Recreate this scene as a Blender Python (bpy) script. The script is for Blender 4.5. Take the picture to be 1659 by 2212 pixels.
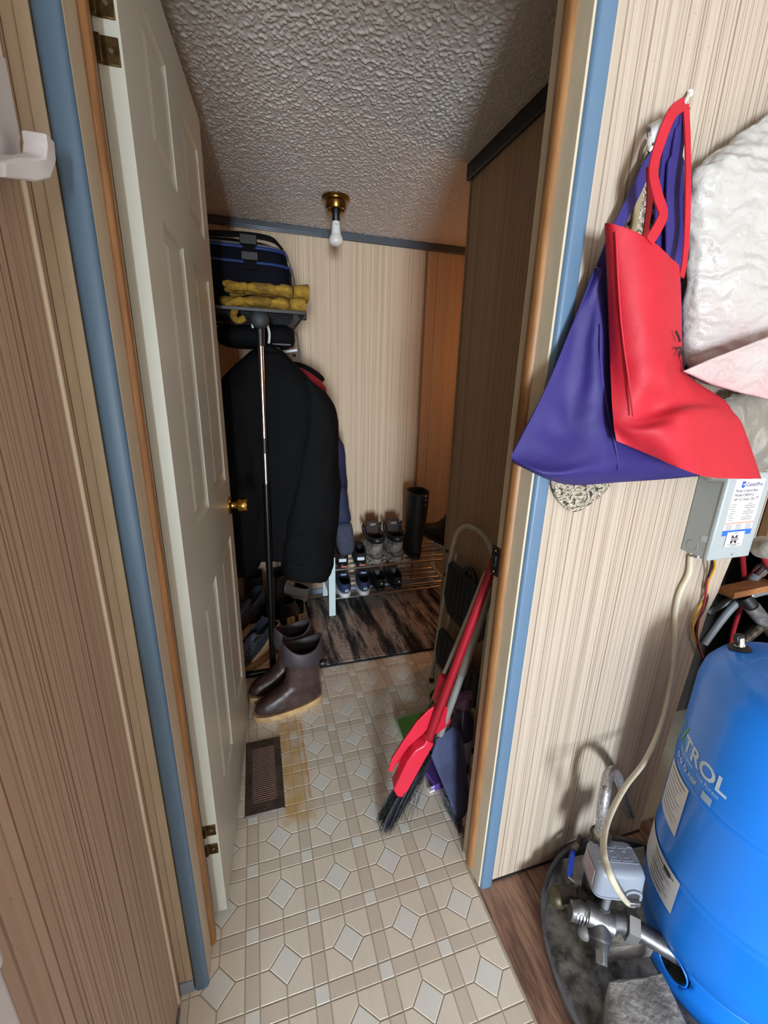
import bpy, bmesh, math, random
from mathutils import Vector, Matrix, noise as mnoise
random.seed(7)
S = bpy.context.scene
for o in list(bpy.data.objects): bpy.data.objects.remove(o)
COL = S.collection
PI = math.pi

# ------------------------------------------------------------------ camera
cam_d = bpy.data.cameras.new('camera')
cam_d.sensor_fit = 'HORIZONTAL'; cam_d.sensor_width = 36.0; cam_d.lens = 19.604
cam_d.clip_start = 0.02
cam = bpy.data.objects.new('camera', cam_d); COL.objects.link(cam)
CR = ((0.958, -0.05938, 0.28056), (-0.28562, -0.28549, 0.91483), (0.02578, -0.95654, -0.29046))
cam.matrix_world = Matrix([[CR[i][0], -CR[i][1], -CR[i][2], (0, 0, 1.335)[i]] for i in range(3)] + [[0, 0, 0, 1]])
S.camera = cam

# ------------------------------------------------------------------ world, lights, exposure
S.view_settings.view_transform = 'Standard'; S.view_settings.look = 'None'
S.view_settings.gamma = 1.0; S.view_settings.use_curve_mapping = False
S.view_settings.exposure = -0.17
W = bpy.data.worlds.new('overcast_sky'); S.world = W; W.use_nodes = True
W.node_tree.nodes['Background'].inputs[0].default_value = (0.75, 0.86, 1.0, 1)
W.node_tree.nodes['Background'].inputs[1].default_value = 0.25

def area(name, loc, rot, sx, sy, power, col):
    l = bpy.data.lights.new(name, 'AREA'); l.shape = 'RECTANGLE'; l.size = sx; l.size_y = sy
    l.energy = power; l.color = col
    o = bpy.data.objects.new(name, l); COL.objects.link(o); o.location = loc; o.rotation_euler = rot
    return o
# daylight through the glazed outside door behind the photographer
area('daylight_door', (-0.60, -4.20, 0.80), (math.radians(90), 0, math.radians(-8)), 0.62, 1.20, 400.0, (0.78, 0.89, 1.0))
# second daylight: added at an unseen right hand opening to lift the front wall
area('added_side_daylight', (1.93, -0.45, 1.30), (math.radians(90), 0, math.radians(90)), 0.60, 0.75, 5.0, (1.0, 0.96, 0.90))
# warm ceiling lamp of the room that opens to the right, behind the partition
l = bpy.data.lights.new('warm_lamp', 'POINT'); l.energy = 10.0; l.color = (1.0, 0.38, 0.11); l.shadow_soft_size = 0.12
o = bpy.data.objects.new('warm_lamp', l); COL.objects.link(o); o.location = (1.80, 2.0, 1.50)

# ------------------------------------------------------------------ materials
def lin(c):
    r = []
    for x in c[:3]:
        x = x / 255.0
        r.append(x / 12.92 if x <= 0.04045 else ((x + 0.055) / 1.055) ** 2.4)
    return (*r, 1.0)
MATS = {}
def mat(name, col, rough=0.6, metal=0.0, var=0.0, vscale=8.0, col2=None, bump=0.0, bscale=60.0, spec=0.5, trans=0.0, alpha=1.0, stretch=(1, 1, 1), coat=0.0):
    if name in MATS: return MATS[name]
    m = bpy.data.materials.new(name); m.use_nodes = True; nt = m.node_tree; N = nt.nodes; L = nt.links
    b = N['Principled BSDF']
    b.inputs['Roughness'].default_value = rough; b.inputs['Metallic'].default_value = metal
    b.inputs['Specular IOR Level'].default_value = spec
    b.inputs['Transmission Weight'].default_value = trans
    b.inputs['Alpha'].default_value = alpha
    b.inputs['Coat Weight'].default_value = coat
    tc = N.new('ShaderNodeTexCoord'); mp = N.new('ShaderNodeMapping'); mp.inputs['Scale'].default_value = stretch
    L.new(tc.outputs['Object'], mp.inputs['Vector'])
    no = N.new('ShaderNodeTexNoise'); no.inputs['Scale'].default_value = vscale; no.inputs['Detail'].default_value = 5.0
    no.inputs['Roughness'].default_value = 0.62
    L.new(mp.outputs[0], no.inputs['Vector'])
    c1 = lin(col)
    if col2 is None:
        k = 1.0 - max(var, 0.03); c2 = (c1[0] * k, c1[1] * k, c1[2] * k, 1)
    else: c2 = lin(col2)
    rp = N.new('ShaderNodeValToRGB'); rp.color_ramp.elements[0].position = 0.38; rp.color_ramp.elements[1].position = 0.64
    rp.color_ramp.elements[0].color = c2; rp.color_ramp.elements[1].color = c1
    L.new(no.outputs['Fac'], rp.inputs['Fac']); L.new(rp.outputs['Color'], b.inputs['Base Color'])
    if bump > 0:
        n2 = N.new('ShaderNodeTexNoise'); n2.inputs['Scale'].default_value = bscale; n2.inputs['Detail'].default_value = 3.0
        L.new(mp.outputs[0], n2.inputs['Vector'])
        bp = N.new('ShaderNodeBump'); bp.inputs['Strength'].default_value = bump; bp.inputs['Distance'].default_value = 0.004
        L.new(n2.outputs['Fac'], bp.inputs['Height']); L.new(bp.outputs[0], b.inputs['Normal'])
    MATS[name] = m
    return m

def paneling(name, axis, light, dark, dens=1.0, bump=0.25):
    """printed woodgrain panelling: irregular vertical stripes along one world axis, a few specks"""
    m = bpy.data.materials.new(name); m.use_nodes = True; nt = m.node_tree; N = nt.nodes; L = nt.links
    b = N['Principled BSDF']; b.inputs['Roughness'].default_value = 0.55; b.inputs['Specular IOR Level'].default_value = 0.3
    g = N.new('ShaderNodeNewGeometry'); sp = N.new('ShaderNodeSeparateXYZ'); L.new(g.outputs['Position'], sp.inputs[0])
    def stripes(scale, detail):
        n = N.new('ShaderNodeTexNoise'); n.noise_dimensions = '1D'; n.inputs['Scale'].default_value = scale * dens
        n.inputs['Detail'].default_value = detail; n.inputs['Roughness'].default_value = 0.7
        L.new(sp.outputs[axis], n.inputs['W']); return n
    a = stripes(210.0, 1.0); bb = stripes(46.0, 2.0)
    r1 = N.new('ShaderNodeValToRGB'); e = r1.color_ramp.elements
    e[0].position = 0.33; e[0].color = (1, 1, 1, 1); e[1].position = 0.47; e[1].color = (0, 0, 0, 1)
    L.new(a.outputs['Fac'], r1.inputs['Fac'])
    # the stripes break up along their length
    mp = N.new('ShaderNodeMapping'); mp.inputs['Scale'].default_value = (90, 90, 1.6); L.new(g.outputs['Position'], mp.inputs['Vector'])
    br = N.new('ShaderNodeTexNoise'); br.inputs['Scale'].default_value = 1.0; br.inputs['Detail'].default_value = 3.0
    L.new(mp.outputs[0], br.inputs['Vector'])
    rb = N.new('ShaderNodeValToRGB'); rb.color_ramp.elements[0].position = 0.3; rb.color_ramp.elements[1].position = 0.6
    rb.color_ramp.elements[0].color = (0.3, 0.3, 0.3, 1)
    L.new(br.outputs['Fac'], rb.inputs['Fac'])
    mu = N.new('ShaderNodeMath'); mu.operation = 'MULTIPLY'; L.new(r1.outputs['Color'], mu.inputs[0]); L.new(rb.outputs['Color'], mu.inputs[1])
    mx = N.new('ShaderNodeMix'); mx.data_type = 'RGBA'; mx.inputs['A'].default_value = lin(light); mx.inputs['B'].default_value = lin(dark)
    L.new(mu.outputs[0], mx.inputs['Factor'])
    r2 = N.new('ShaderNodeValToRGB'); r2.color_ramp.elements[0].position = 0.35; r2.color_ramp.elements[1].position = 0.6
    r2.color_ramp.elements[0].color = (0.90, 0.885, 0.87, 1); r2.color_ramp.elements[1].color = (1, 1, 1, 1)
    L.new(bb.outputs['Fac'], r2.inputs['Fac'])
    m2 = N.new('ShaderNodeMix'); m2.data_type = 'RGBA'; m2.blend_type = 'MULTIPLY'; m2.inputs['Factor'].default_value = 1.0
    L.new(mx.outputs['Result'], m2.inputs['A']); L.new(r2.outputs['Color'], m2.inputs['B'])
    vo = N.new('ShaderNodeTexVoronoi'); vo.inputs['Scale'].default_value = 42.0; L.new(g.outputs['Position'], vo.inputs['Vector'])
    rv = N.new('ShaderNodeValToRGB'); rv.color_ramp.elements[0].position = 0.045; rv.color_ramp.elements[1].position = 0.06
    rv.color_ramp.elements[0].color = (0.55, 0.5, 0.45, 1); rv.color_ramp.elements[1].color = (1, 1, 1, 1)
    L.new(vo.outputs['Distance'], rv.inputs['Fac'])
    m3 = N.new('ShaderNodeMix'); m3.data_type = 'RGBA'; m3.blend_type = 'MULTIPLY'; m3.inputs['Factor'].default_value = 0.8
    L.new(m2.outputs['Result'], m3.inputs['A']); L.new(rv.outputs['Color'], m3.inputs['B'])
    L.new(m3.outputs['Result'], b.inputs['Base Color'])
    bp = N.new('ShaderNodeBump'); bp.inputs['Strength'].default_value = bump; bp.inputs['Distance'].default_value = 0.002; bp.invert = True
    L.new(mu.outputs[0], bp.inputs['Height']); L.new(bp.outputs[0], b.inputs['Normal'])
    return m

def tile_mat(name, col, var=0.05):
    """embossed vinyl tile, with the rust stain that runs round the floor register"""
    m = bpy.data.materials.new(name); m.use_nodes = True; nt = m.node_tree; N = nt.nodes; L = nt.links
    b = N['Principled BSDF']; b.inputs['Roughness'].default_value = 0.38; b.inputs['Specular IOR Level'].default_value = 0.35
    g = N.new('ShaderNodeNewGeometry')
    mp = N.new('ShaderNodeMapping'); mp.inputs['Scale'].default_value = (60, 7, 1); L.new(g.outputs['Position'], mp.inputs['Vector'])
    n = N.new('ShaderNodeTexNoise'); n.inputs['Scale'].default_value = 1.0; n.inputs['Detail'].default_value = 3
    L.new(mp.outputs[0], n.inputs['Vector'])
    c = lin(col); r = N.new('ShaderNodeValToRGB'); r.color_ramp.elements[0].position = 0.3; r.color_ramp.elements[1].position = 0.7
    r.color_ramp.elements[0].color = (c[0] * (1 - var), c[1] * (1 - var), c[2] * (1 - 1.6 * var), 1); r.color_ramp.elements[1].color = c
    L.new(n.outputs['Fac'], r.inputs['Fac'])
    # stain: distance from a strip beside the register, broken by noise
    sp = N.new('ShaderNodeSeparateXYZ'); L.new(g.outputs['Position'], sp.inputs[0])
    def math_(op, a, bv):
        k = N.new('ShaderNodeMath'); k.operation = op
        for i, v in enumerate((a, bv)):
            if isinstance(v, (int, float)): k.inputs[i].default_value = v
            else: L.new(v, k.inputs[i])
        return k.outputs[0]
    n2 = N.new('ShaderNodeTexNoise'); n2.inputs['Scale'].default_value = 24.0; n2.inputs['Detail'].default_value = 4
    L.new(g.outputs['Position'], n2.inputs['Vector'])
    wob = math_('MULTIPLY', math_('SUBTRACT', n2.outputs['Fac'], 0.5), 0.05)
    def box_mask(cx, hx, cy, hy, soft, wk=1.0):
        wb_ = math_('MULTIPLY', wob, wk)
        dx = math_('SUBTRACT', math_('ABSOLUTE', math_('SUBTRACT', math_('ADD', sp.outputs[0], wb_), cx), 0), hx)
        dy = math_('SUBTRACT', math_('ABSOLUTE', math_('SUBTRACT', math_('ADD', sp.outputs[1], wb_), cy), 0), hy)
        d = math_('MAXIMUM', dx, dy)
        k = math_('MULTIPLY', d, -1.0 / soft)
        q = N.new('ShaderNodeClamp'); L.new(k, q.inputs[0]); return q.outputs[0]
    wide = box_mask(0.060, 0.056, 1.23, 0.23, 0.020)
    line = box_mask(0.102, 0.005, 1.25, 0.17, 0.004, 0.22)
    n3 = N.new('ShaderNodeTexNoise'); n3.inputs['Scale'].default_value = 13.0; n3.inputs['Detail'].default_value = 3
    L.new(g.outputs['Position'], n3.inputs['Vector'])
    r3 = N.new('ShaderNodeValToRGB'); r3.color_ramp.elements[0].position = 0.36; r3.color_ramp.elements[1].position = 0.62
    L.new(n3.outputs['Fac'], r3.inputs['Fac'])
    w2 = math_('MULTIPLY', math_('MULTIPLY', wide, math_('ADD', math_('MULTIPLY', r3.outputs['Color'], 0.7), 0.25)), 0.9)
    m1 = N.new('ShaderNodeMix'); m1.data_type = 'RGBA'; L.new(w2, m1.inputs['Factor']); L.new(r.outputs['Color'], m1.inputs['A']); m1.inputs['B'].default_value = lin((208, 168, 92))
    m2 = N.new('ShaderNodeMix'); m2.data_type = 'RGBA'; L.new(math_('MULTIPLY', line, math_('ADD', math_('MULTIPLY', r3.outputs['Color'], 0.5), 0.5)), m2.inputs['Factor']); L.new(m1.outputs['Result'], m2.inputs['A']); m2.inputs['B'].default_value = lin((200, 126, 36))
    L.new(m2.outputs['Result'], b.inputs['Base Color'])
    return m

# ------------------------------------------------------------------ mesh builder
ORG = {}
class MB:
    def __init__(s): s.v = []; s.f = []
    def add(s, v, f):
        n = len(s.v); s.v += [Vector(p) for p in v]; s.f += [tuple(i + n for i in q) for q in f]; return s
    def boxb(s, a, b):
        x0, y0, z0 = a; x1, y1, z1 = b
        return s.add([(x0, y0, z0), (x1, y0, z0), (x1, y1, z0), (x0, y1, z0), (x0, y0, z1), (x1, y0, z1), (x1, y1, z1), (x0, y1, z1)],
                     [(0, 3, 2, 1), (4, 5, 6, 7), (0, 1, 5, 4), (1, 2, 6, 5), (2, 3, 7, 6), (3, 0, 4, 7)])
    def box(s, c, size, ax=None):
        """box about c; ax = (ux, uy, uz) unit vectors"""
        ux, uy, uz = ax if ax else (Vector((1, 0, 0)), Vector((0, 1, 0)), Vector((0, 0, 1)))
        ux, uy, uz = Vector(ux).normalized(), Vector(uy).normalized(), Vector(uz).normalized()
        c = Vector(c); h = [k / 2 for k in size]; P = []
        for dz in (-1, 1):
            for dx, dy in ((-1, -1), (1, -1), (1, 1), (-1, 1)): P.append(c + ux * (dx * h[0]) + uy * (dy * h[1]) + uz * (dz * h[2]))
        return s.add(P, [(0, 3, 2, 1), (4, 5, 6, 7), (0, 1, 5, 4), (1, 2, 6, 5), (2, 3, 7, 6), (3, 0, 4, 7)])
    def loft(s, rings, cap0=True, cap1=True, closed=True):
        n = len(rings[0]); base = len(s.v)
        for r in rings: s.v += [Vector(p) for p in r]
        for i in range(len(rings) - 1):
            for j in range(n if closed else n - 1):
                a = base + i * n + j; b_ = base + i * n + (j + 1) % n
                s.f.append((a, b_, b_ + n, a + n))
        if cap0: s.f.append(tuple(base + j for j in reversed(range(n))))
        if cap1: s.f.append(tuple(base + (len(rings) - 1) * n + j for j in range(n)))
        return s
    def tube(s, pts, r, n=12, cap=True, flat=None):
        pts = [Vector(p) for p in pts]; rr = r if isinstance(r, (list, tuple)) else [r] * len(pts)
        rings = []; ref = None
        for i, p in enumerate(pts):
            t = (pts[min(i + 1, len(pts) - 1)] - pts[max(i - 1, 0)]).normalized()
            if ref is None:
                ref = Vector((0, 0, 1)) if abs(t.z) < 0.9 else Vector((1, 0, 0))
            a = (ref - t * ref.dot(t)).normalized(); b_ = t.cross(a); ref = a
            fa = flat or 1.0
            rings.append([p + a * (math.cos(2 * PI * k / n) * rr[i]) + b_ * (math.sin(2 * PI * k / n) * rr[i] * fa) for k in range(n)])
        return s.loft(rings, cap, cap)
    def lathe(s, prof, origin, axis=(0, 0, 1), n=28, cap=True):
        ax = Vector(axis).normalized(); u = ax.orthogonal().normalized(); w = ax.cross(u); o_ = Vector(origin)
        rings = [[o_ + ax * h + u * (r * math.cos(2 * PI * k / n)) + w * (r * math.sin(2 * PI * k / n)) for k in range(n)] for r, h in prof]
        return s.loft(rings, cap, cap)
    def prism(s, poly, vec):
        v = Vector(vec); a = [Vector(p) for p in poly]; b_ = [p + v for p in a]
        return s.loft([a, b_])
    def ribbon(s, pts, width, normal, th=0.002):
        pts = [Vector(p) for p in pts]; nn = Vector(normal).normalized(); rings = []
        ww = width if isinstance(width, (list, tuple)) else [width] * len(pts)
        for i, p in enumerate(pts):
            t = (pts[min(i + 1, len(pts) - 1)] - pts[max(i - 1, 0)]).normalized(); sd = t.cross(nn).normalized(); nr = sd.cross(t).normalized()
            h = ww[i] / 2
            rings.append([p - sd * h - nr * th, p + sd * h - nr * th, p + sd * h + nr * th, p - sd * h + nr * th])
        return s.loft(rings)
    def sphere(s, c, r, n=16, sc=(1, 1, 1)):
        c = Vector(c); rings = []
        for i in range(1, n // 2):
            a = PI * i / (n // 2)
            rings.append([c + Vector((r * sc[0] * math.sin(a) * math.cos(2 * PI * k / n), r * sc[1] * math.sin(a) * math.sin(2 * PI * k / n), -r * sc[2] * math.cos(a))) for k in range(n)])
        return s.loft(rings)
    def build(s, name, m, parent=None, smooth=True, bevel=0.0, seg=2, sub=0, solid=0.0, disp=0.0, dscale=0.05, ang=40, mods=None):
        org = ORG.get(parent.as_pointer(), Vector((0, 0, 0))) if parent else Vector((0, 0, 0))
        loc = Vector((0, 0, 0))
        if parent is None and s.v:
            lo = [min(p[i] for p in s.v) for i in range(3)]; hi = [max(p[i] for p in s.v) for i in range(3)]
            loc = Vector(((lo[0] + hi[0]) / 2, (lo[1] + hi[1]) / 2, lo[2])); org = loc
        me = bpy.data.meshes.new(name); me.from_pydata([p - org for p in s.v], [], s.f)
        bm = bmesh.new(); bm.from_mesh(me); bmesh.ops.recalc_face_normals(bm, faces=bm.faces); bm.to_mesh(me); bm.free()
        ob = bpy.data.objects.new(name, me); COL.objects.link(ob)
        ob.location = loc
        if parent: ob.parent = parent
        ORG[ob.as_pointer()] = org
        if m: me.materials.append(m)
        if smooth:
            me.polygons.foreach_set('use_smooth', [True] * len(me.polygons))
            if not sub: me.set_sharp_from_angle(angle=math.radians(ang))
        if bevel > 0:
            d = ob.modifiers.new('bevel', 'BEVEL'); d.width = bevel; d.segments = seg; d.limit_method = 'ANGLE'; d.angle_limit = math.radians(35); d.harden_normals = False
        if sub:
            d = ob.modifiers.new('sub', 'SUBSURF'); d.levels = sub; d.render_levels = sub
        if solid:
            d = ob.modifiers.new('solid', 'SOLIDIFY'); d.thickness = solid; d.offset = 0
        if disp > 0:
            t = bpy.data.textures.new(name + '_folds', 'CLOUDS'); t.noise_scale = dscale; t.noise_depth = 2
            d = ob.modifiers.new('folds', 'DISPLACE'); d.texture = t; d.strength = disp; d.mid_level = 0.5; d.texture_coords = 'LOCAL'
        return ob

def thing(name, label, cat, loc, group=None):
    o = bpy.data.objects.new(name, None); COL.objects.link(o); o.empty_display_size = 0.05
    o.location = loc; o['label'] = label; o['category'] = cat
    if group: o['group'] = group
    ORG[o.as_pointer()] = Vector(loc); return o
def tag(o, label, cat, group=None):
    o['label'] = label; o['category'] = cat
    if group: o['group'] = group
    return o
def struct(o, label=None, cat=None):
    o['kind'] = 'structure'
    if label: o['label'] = label
    if cat: o['category'] = cat
    return o
def copy_tree(o, parent=None):
    c = o.copy(); COL.objects.link(c); ORG[c.as_pointer()] = ORG.get(o.as_pointer(), Vector((0, 0, 0)))
    if parent: c.parent = parent
    for ch in list(o.children): copy_tree(ch, c)
    return c
def smoothpath(pts, k=6):
    pts = [Vector(p) for p in pts]; out = []
    for i in range(len(pts) - 1):
        p0 = pts[max(i - 1, 0)]; p1 = pts[i]; p2 = pts[i + 1]; p3 = pts[min(i + 2, len(pts) - 1)]
        for j in range(k):
            t = j / k
            out.append(0.5 * ((2 * p1) + (p2 - p0) * t + (2 * p0 - 5 * p1 + 4 * p2 - p3) * t * t + (3 * p1 - p0 - 3 * p2 + p3) * t ** 3))
    out.append(pts[-1]); return out
def slab(rows, n=18, pw=0.75):
    """horizontal rings of a hanging cloth body: rows of (left point, right point, bulge to front, bulge to back)"""
    R = []
    for Lp, Rp, df, db in rows:
        Lp, Rp = Vector(Lp), Vector(Rp); c = (Lp + Rp) / 2; h = (Rp - Lp) / 2; ring = []
        for k in range(n):
            a = 2 * PI * k / n; ca, sa = math.cos(a), math.sin(a)
            ca = math.copysign(abs(ca) ** pw, ca); sb = math.copysign(abs(sa) ** pw, sa)
            ring.append(c + h * ca + Vector((0, -(df if sa > 0 else db) * sb, 0)))
        R.append(ring)
    return R
def crom(pts, k):
    return smoothpath(pts, k)
def sheet(rows, kc=5, kr=5, amp=0.0, freq=20.0, seed=0.0):
    """cloth body through its control points: each row is (front points, back points); crisp at both side edges"""
    R = []
    for fr_, bk_ in rows: R.append([crom(fr_, kc), crom(bk_, kc)])
    nf, nb = len(R[0][0]), len(R[0][1]); cols = []
    for side, n_ in ((0, nf), (1, nb)):
        cols.append([crom([r[side][i] for r in R], kr) for i in range(n_)])
    out = []
    for j in range(len(cols[0][0])):
        ring = [c[j] for c in cols[0]] + [c[j] for c in reversed(cols[1])]
        q = []
        for i, p in enumerate(ring):
            front = i < nf
            edge = min(1.0, min(i, nf - 1 - i) / 4.0) if front else 0.0
            h = (mnoise.noise(Vector((p.x * freq * 1.6 + seed, p.z * freq + p.x * freq * 0.8, seed))) + 0.5 * mnoise.noise(Vector((p.x * freq * 3.1, p.z * freq * 2.4 - p.x * freq * 2.0, seed + 5)))) * amp * edge
            q.append(p + Vector((0, h, 0)))
        out.append(q)
    return out
def text_verts(s, size, bold=0.0):
    cu = bpy.data.curves.new('lettering', 'FONT'); cu.body = s; cu.size = size; cu.offset = bold; cu.resolution_u = 3
    cu.align_x = 'LEFT'
    t = bpy.data.objects.new('lettering', cu); COL.objects.link(t)
    bpy.context.view_layer.update()
    dg = bpy.context.evaluated_depsgraph_get(); me = bpy.data.meshes.new_from_object(t.evaluated_get(dg))
    v = [tuple(p.co) for p in me.vertices]; f = [tuple(p.vertices) for p in me.polygons]
    bpy.data.objects.remove(t); bpy.data.meshes.remove(me); bpy.data.curves.remove(cu)
    return v, f
def text_on(mb, s, size, o_, ux, uy, bold=0.0):
    v, f = text_verts(s, size, bold); o_ = Vector(o_); ux = Vector(ux).normalized(); uy = Vector(uy).normalized()
    mb.add([o_ + ux * p[0] + uy * p[1] for p in v], f); return max(p[0] for p in v) if v else 0

# ------------------------------------------------------------------ palette
PAN_Y = paneling('panelling_light', 0, (187, 173, 156), (139, 118, 101))
PAN_X = paneling('panelling_side', 1, (190, 165, 142), (124, 98, 80), 0.8)
PAN_B = paneling('panelling_back', 0, (204, 182, 154), (158, 129, 104), 1.0, 0.15)
PAN_P = paneling('panelling_in_shade', 1, (176, 148, 118), (130, 102, 78), 1.0, 0.15)  # same panelling made darker, for the wall out of direct light
BLUE = mat('blue_gloss_paint', (92, 120, 146), 0.42, var=0.06, vscale=3)
CREAM = mat('cream_gloss_paint', (206, 194, 168), 0.42, var=0.10, vscale=14, stretch=(3, 3, .5))
STOPW = mat('orange_stained_wood', (156, 110, 64), 0.45, col2=(128, 86, 48), vscale=10, stretch=(8, 8, .7))
DOORW = mat('door_white_paint', (208, 208, 196), 0.36, var=0.05, vscale=5)
DARKTRIM = mat('slate_grey_moulding', (72, 78, 84), 0.45, var=0.08)
SILVER = mat('brushed_silver_strip', (150, 160, 172), 0.30, 0.7, var=0.1)
BRASS = mat('aged_brass', (150, 112, 52), 0.28, 0.95, col2=(110, 76, 32), vscale=25)
HINGE = mat('antique_hinge_metal', (124, 102, 66), 0.35, 0.85, col2=(86, 68, 40), vscale=60)
BLACKP = mat('black_plastic', (18, 18, 19), 0.42, var=0.1)
BLACKM = mat('black_enamel_tube', (14, 14, 15), 0.28, var=0.1)
CHROME = mat('chrome', (222, 223, 225), 0.22, 1.0, var=0.04)
WHITEP = mat('white_plastic', (226, 226, 222), 0.4, var=0.04)
GROUT = mat('grout_line', (190, 180, 160), 0.6, var=0.12, vscale=20)
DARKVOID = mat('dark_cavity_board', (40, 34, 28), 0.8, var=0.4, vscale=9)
CEILM = mat('popcorn_ceiling_paint', (206, 199, 191), 0.8, var=0.12, vscale=70, bump=0.5, bscale=420)
WHITEINK = mat('white_print', (214, 222, 226), 0.5)
DARKINK = mat('dark_print', (52, 58, 66), 0.6)
PAPER = mat('white_label_paper', (212, 211, 213), 0.5, var=0.04)

# ================================================================== STRUCTURE
CZ = 2.105          # ceiling height
YF, YB = 0.694, 0.782   # front and back face of the wall with the doorway
# ---- floor with every vinyl tile as a piece of its own
fl = struct(MB().boxb((-1.70, -4.36, -0.06), (2.65, 2.56, 0.0)).build('floor', GROUT, smooth=False), 'pale vinyl tile floor running from the utility room through the doorway')
P = 0.15281; OX, OY = 0.2209, 0.5990
T_BIG = tile_mat('vinyl_tile_cream', (236, 228, 213)); T_BAND = tile_mat('vinyl_tile_beige', (221, 211, 196)); T_WHITE = tile_mat('vinyl_tile_white', (236, 237, 230), 0.02)
def clip(poly, ax, lim, keep_less):
    out = []
    for i in range(len(poly)):
        a, b_ = poly[i], poly[(i + 1) % len(poly)]
        ia = (a[ax] <= lim) if keep_less else (a[ax] >= lim); ib = (b_[ax] <= lim) if keep_less else (b_[ax] >= lim)
        if ia: out.append(a)
        if ia != ib:
            t = (lim - a[ax]) / (b_[ax] - a[ax]); out.append((a[0] + (b_[0] - a[0]) * t, a[1] + (b_[1] - a[1]) * t))
    return out
def piece_mesh(poly, name, m):
    cx = sum(p[0] for p in poly) / len(poly); cy = sum(p[1] for p in poly) / len(poly)
    def inset(d):
        r = []
        n = len(poly)
        for i in range(n):
            p0 = Vector(poly[i - 1]); p1 = Vector(poly[i]); p2 = Vector(poly[(i + 1) % n])
            e1 = (p1 - p0).normalized(); e2 = (p2 - p1).normalized()
            n1 = Vector((-e1.y, e1.x)); n2 = Vector((-e2.y, e2.x)); k = n1 + n2
            if k.length < 1e-6: k = n1
            k = k.normalized() / max(0.35, k.normalized().dot(n1)); r.append(p1 + k * d)
        return r
    a = inset(0.0014); b_ = inset(0.0021)
    n = len(poly); v = [(p.x, p.y, 0.0) for p in a] + [(p.x, p.y, 0.0009) for p in b_]
    f = [(i, (i + 1) % n, n + (i + 1) % n, n + i) for i in range(n)] + [tuple(range(n, 2 * n))]
    me = bpy.data.meshes.new(name); me.from_pydata(v, [], f); me.materials.append(m); return me
w = 0.0165; q = P / 2; dd = 0.0385     # half band width, half period, half diagonal of the diamond
KINDS = [('small_square_tile', T_WHITE, [(-w, -w), (w, -w), (w, w), (-w, w)])]
for poly in ([(w, -w), (q, -w), (q, w), (w, w)], [(-q, -w), (-w, -w), (-w, w), (-q, w)], [(-w, w), (w, w), (w, q), (-w, q)], [(-w, -q), (w, -q), (w, -w), (-w, -w)]):
    KINDS.append(('border_tile', T_BAND, poly))
for sx in (1, -1):
    for sy in (1, -1):
        # one corner of the big square, cut by the diamond at the far corner of the cell quarter
        poly = [(sx * w, sy * w), (sx * q, sy * w), (sx * q, sy * (q - dd)), (sx * (q - dd), sy * q), (sx * w, sy * q)]
        if sx * sy < 0: poly = poly[::-1]
        KINDS.append(('corner_tile', T_BIG, poly))
KINDS.append(('diamond_tile', T_WHITE, [(q + dd, q), (q, q + dd), (q - dd, q), (q, q - dd)]))
SHARED = {}
for i in range(-3, 5):
    for j in range(-2, 13):
        cx, cy = OX + i * P, OY + j * P
        for kx, (nm, m, poly) in enumerate(KINDS):
            wp = [(x + cx, y + cy) for x, y in poly]
            mx = sum(p[0] for p in wp) / len(wp); my = sum(p[1] for p in wp) / len(wp)
            xr = 0.5135 if my < 0.70 else 0.797
            if my < 0.30 or my > 2.44 or (my > 1.75 and (mx > 0.25 or mx < -0.16)) or mx < -0.238 or mx > xr + 0.04 : continue
            c2 = clip(clip(wp, 0, xr, True), 0, -0.240, False)
            if 0.60 < my < 0.86 : 
                c2 = clip(c2, 0, 0.5135, True) if my < 0.786 and mx < 0.60 else c2
                if my < 0.786 and mx > 0.5135 + 0.03: continue
            if len(c2) < 3: continue
            area_ = abs(sum(c2[t][0] * c2[(t + 1) % len(c2)][1] - c2[(t + 1) % len(c2)][0] * c2[t][1] for t in range(len(c2)))) / 2
            if area_ < 0.00012: continue
            whole = all(abs(a[0] - b_[0]) < 1e-9 and abs(a[1] - b_[1]) < 1e-9 for a, b_ in zip(c2, wp)) and len(c2) == len(wp)
            if whole:
                if kx not in SHARED: SHARED[kx] = piece_mesh(poly, nm, m)
                me = SHARED[kx]; loc = (cx, cy, 0)
            else:
                me = piece_mesh([(x - cx, y - cy) for x, y in c2], nm, m); loc = (cx, cy, 0)
            o = bpy.data.objects.new(nm, me); COL.objects.link(o); o.parent = fl
            o.location = Vector(loc) - fl.location
# ---- bare boards beside the vinyl, under the tank
WOOD = mat('worn_reddish_board', (168, 130, 108), 0.55, col2=(106, 78, 64), vscale=7, stretch=(10, 1.2, 1), bump=0.3, bscale=30)
for x0, x1 in ((0.5155, 0.668), (0.670, 0.83), (0.832, 0.99), (0.992, 1.15), (1.152, 1.31), (1.312, 1.9)):
    MB().boxb((x0, -1.2, 0.0), (x1, YF + 0.02, 0.006)).build('plank', WOOD, fl, bevel=0.0015)

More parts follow.
